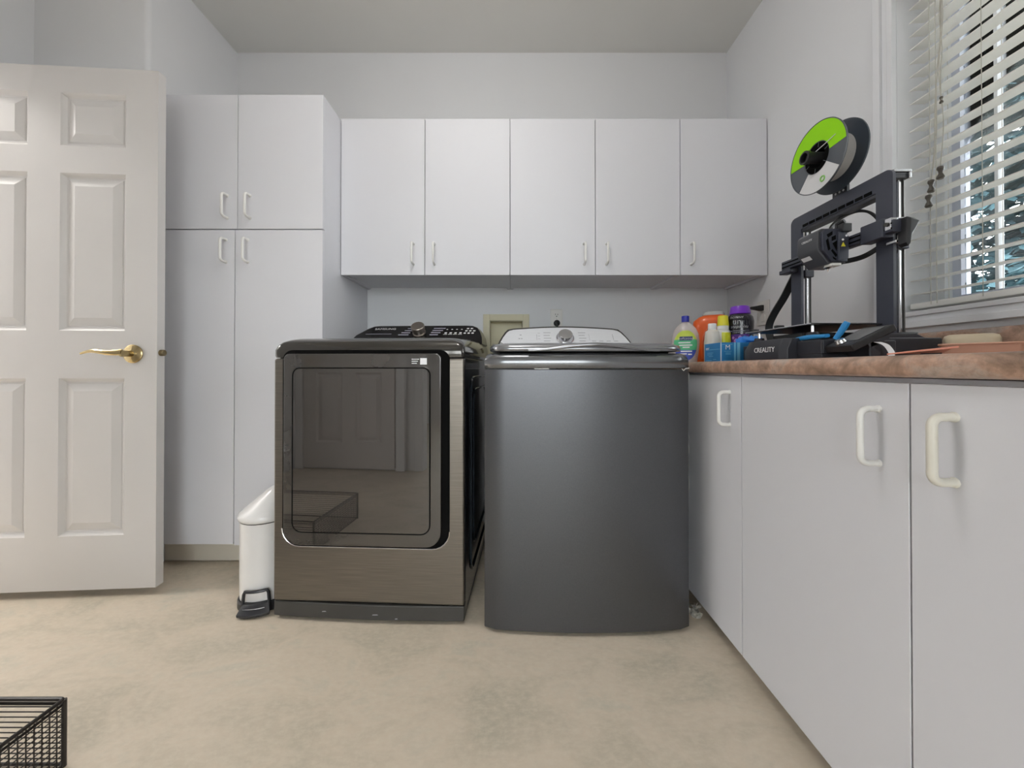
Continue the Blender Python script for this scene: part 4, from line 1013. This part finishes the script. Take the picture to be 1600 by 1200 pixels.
MB().tube([uc + Matrix.Rotation(ru, 3, 'Z') @ Vector((x, y, .034)) for x, y in sup(.0462, .0362, 3.2)], .0014, 6, closed=True).build('lid_rim', 'tub_cream', R)

# ------------------------------------------------------------------ wire basket on the floor
wx1, wx0, wy1, wy0, wh = -.998, -1.50, .832, .42, .15
R = empty('wire_basket', ((wx0 + wx1) / 2, (wy0 + wy1) / 2, 0), 'black wire mesh basket on the floor in the near left corner', 'basket')
rw = .0042
for z, rr_ in ((wh, rw), (wh - .010, .003)):
    MB().tube([(x, y, z) for x, y in rrect(wx0, wx1, wy0, wy1, .008, 3)], rr_, 8, closed=True).build('rail', 'wire_black', R)
MB().tube([(x, y, .006) for x, y in rrect(wx0, wx1, wy0, wy1, .008, 3)], .003, 8, closed=True).build('rail', 'wire_black', R)
for x in (wx0, wx1):
    for y in (wy0, wy1): MB().tube([(x, y, .001), (x, y, wh)], .0045, 8).build('corner_post', 'wire_black', R)
def wires(a, b, step, n):
    """n copies of one wire from a to b, moved by step each"""
    a = Vector(a); b = Vector(b); step = Vector(step)
    first = MB().tube([a, b], .0013, 5).build('wire', 'wire_black', R)
    for k in range(1, n): c_ = link('wire', first.data, R); c_.location = step * k
nz = 11
wires((wx0, wy1, .018), (wx1, wy1, .018), (0, 0, .0115), nz)
wires((wx1, wy0, .018), (wx1, wy1, .018), (0, 0, .0115), nz)
wires((wx0, wy0, .018), (wx0, wy1, .018), (0, 0, .0115), nz)
wires((wx0, wy0, .018), (wx1, wy0, .018), (0, 0, .0115), nz)
wires((wx1, wy1 - .013, .006), (wx1, wy1 - .013, wh), (0, -.013, 0), 31)
wires((wx0, wy1 - .013, .006), (wx0, wy1 - .013, wh), (0, -.013, 0), 31)
wires((wx0, wy1 - .02, .006), (wx1, wy1 - .02, .006), (0, -.02, 0), 20)

# ------------------------------------------------------------------ ceiling lamp (above the frame)
R = empty('ceiling_lamp', (-.2, .78, ZC), 'round flush ceiling lamp above the viewer', 'lamp')
MB().lathe([(0, ZC - .001), (.17, ZC - .001), (.175, ZC - .012), (.165, ZC - .03), (.15, ZC - .03)], (-.2, .78, 0), 40).build('ceiling_plate', 'fixture', R)
MB().lathe([(.158, ZC - .03), (.152, ZC - .055), (.13, ZC - .078), (.09, ZC - .094), (.045, ZC - .101), (0, ZC - .103)], (-.2, .78, 0), 40).build('glass_shade', 'lamp_glass', R, smooth=60)
lo.parent = R; lo.location = (0, 0, -.222)

# unseen hallway lamp, added to brighten the right-hand cabinets through the doorway
R = empty('ceiling_lamp', (-2.9, 1.25, ZC), 'unseen round fill lamp added in the hallway beyond the open door', 'lamp')
MB().lathe([(0, ZC - .001), (.15, ZC - .001), (.155, ZC - .012), (.145, ZC - .03), (.13, ZC - .03)], (-2.9, 1.25, 0), 32).build('ceiling_plate', 'fixture', R)
MB().lathe([(.138, ZC - .03), (.13, ZC - .06), (.09, ZC - .085), (.04, ZC - .095), (0, ZC - .097)], (-2.9, 1.25, 0), 32).build('glass_shade', 'lamp_glass', R, smooth=60)
l2 = bpy.data.lights.new('hall_fill_light', 'POINT'); l2.shadow_soft_size = .14; l2.energy = 36; l2.color = (1, .955, .9)
o2 = link('hall_fill_light', l2, R); o2.location = (0, 0, -.27)
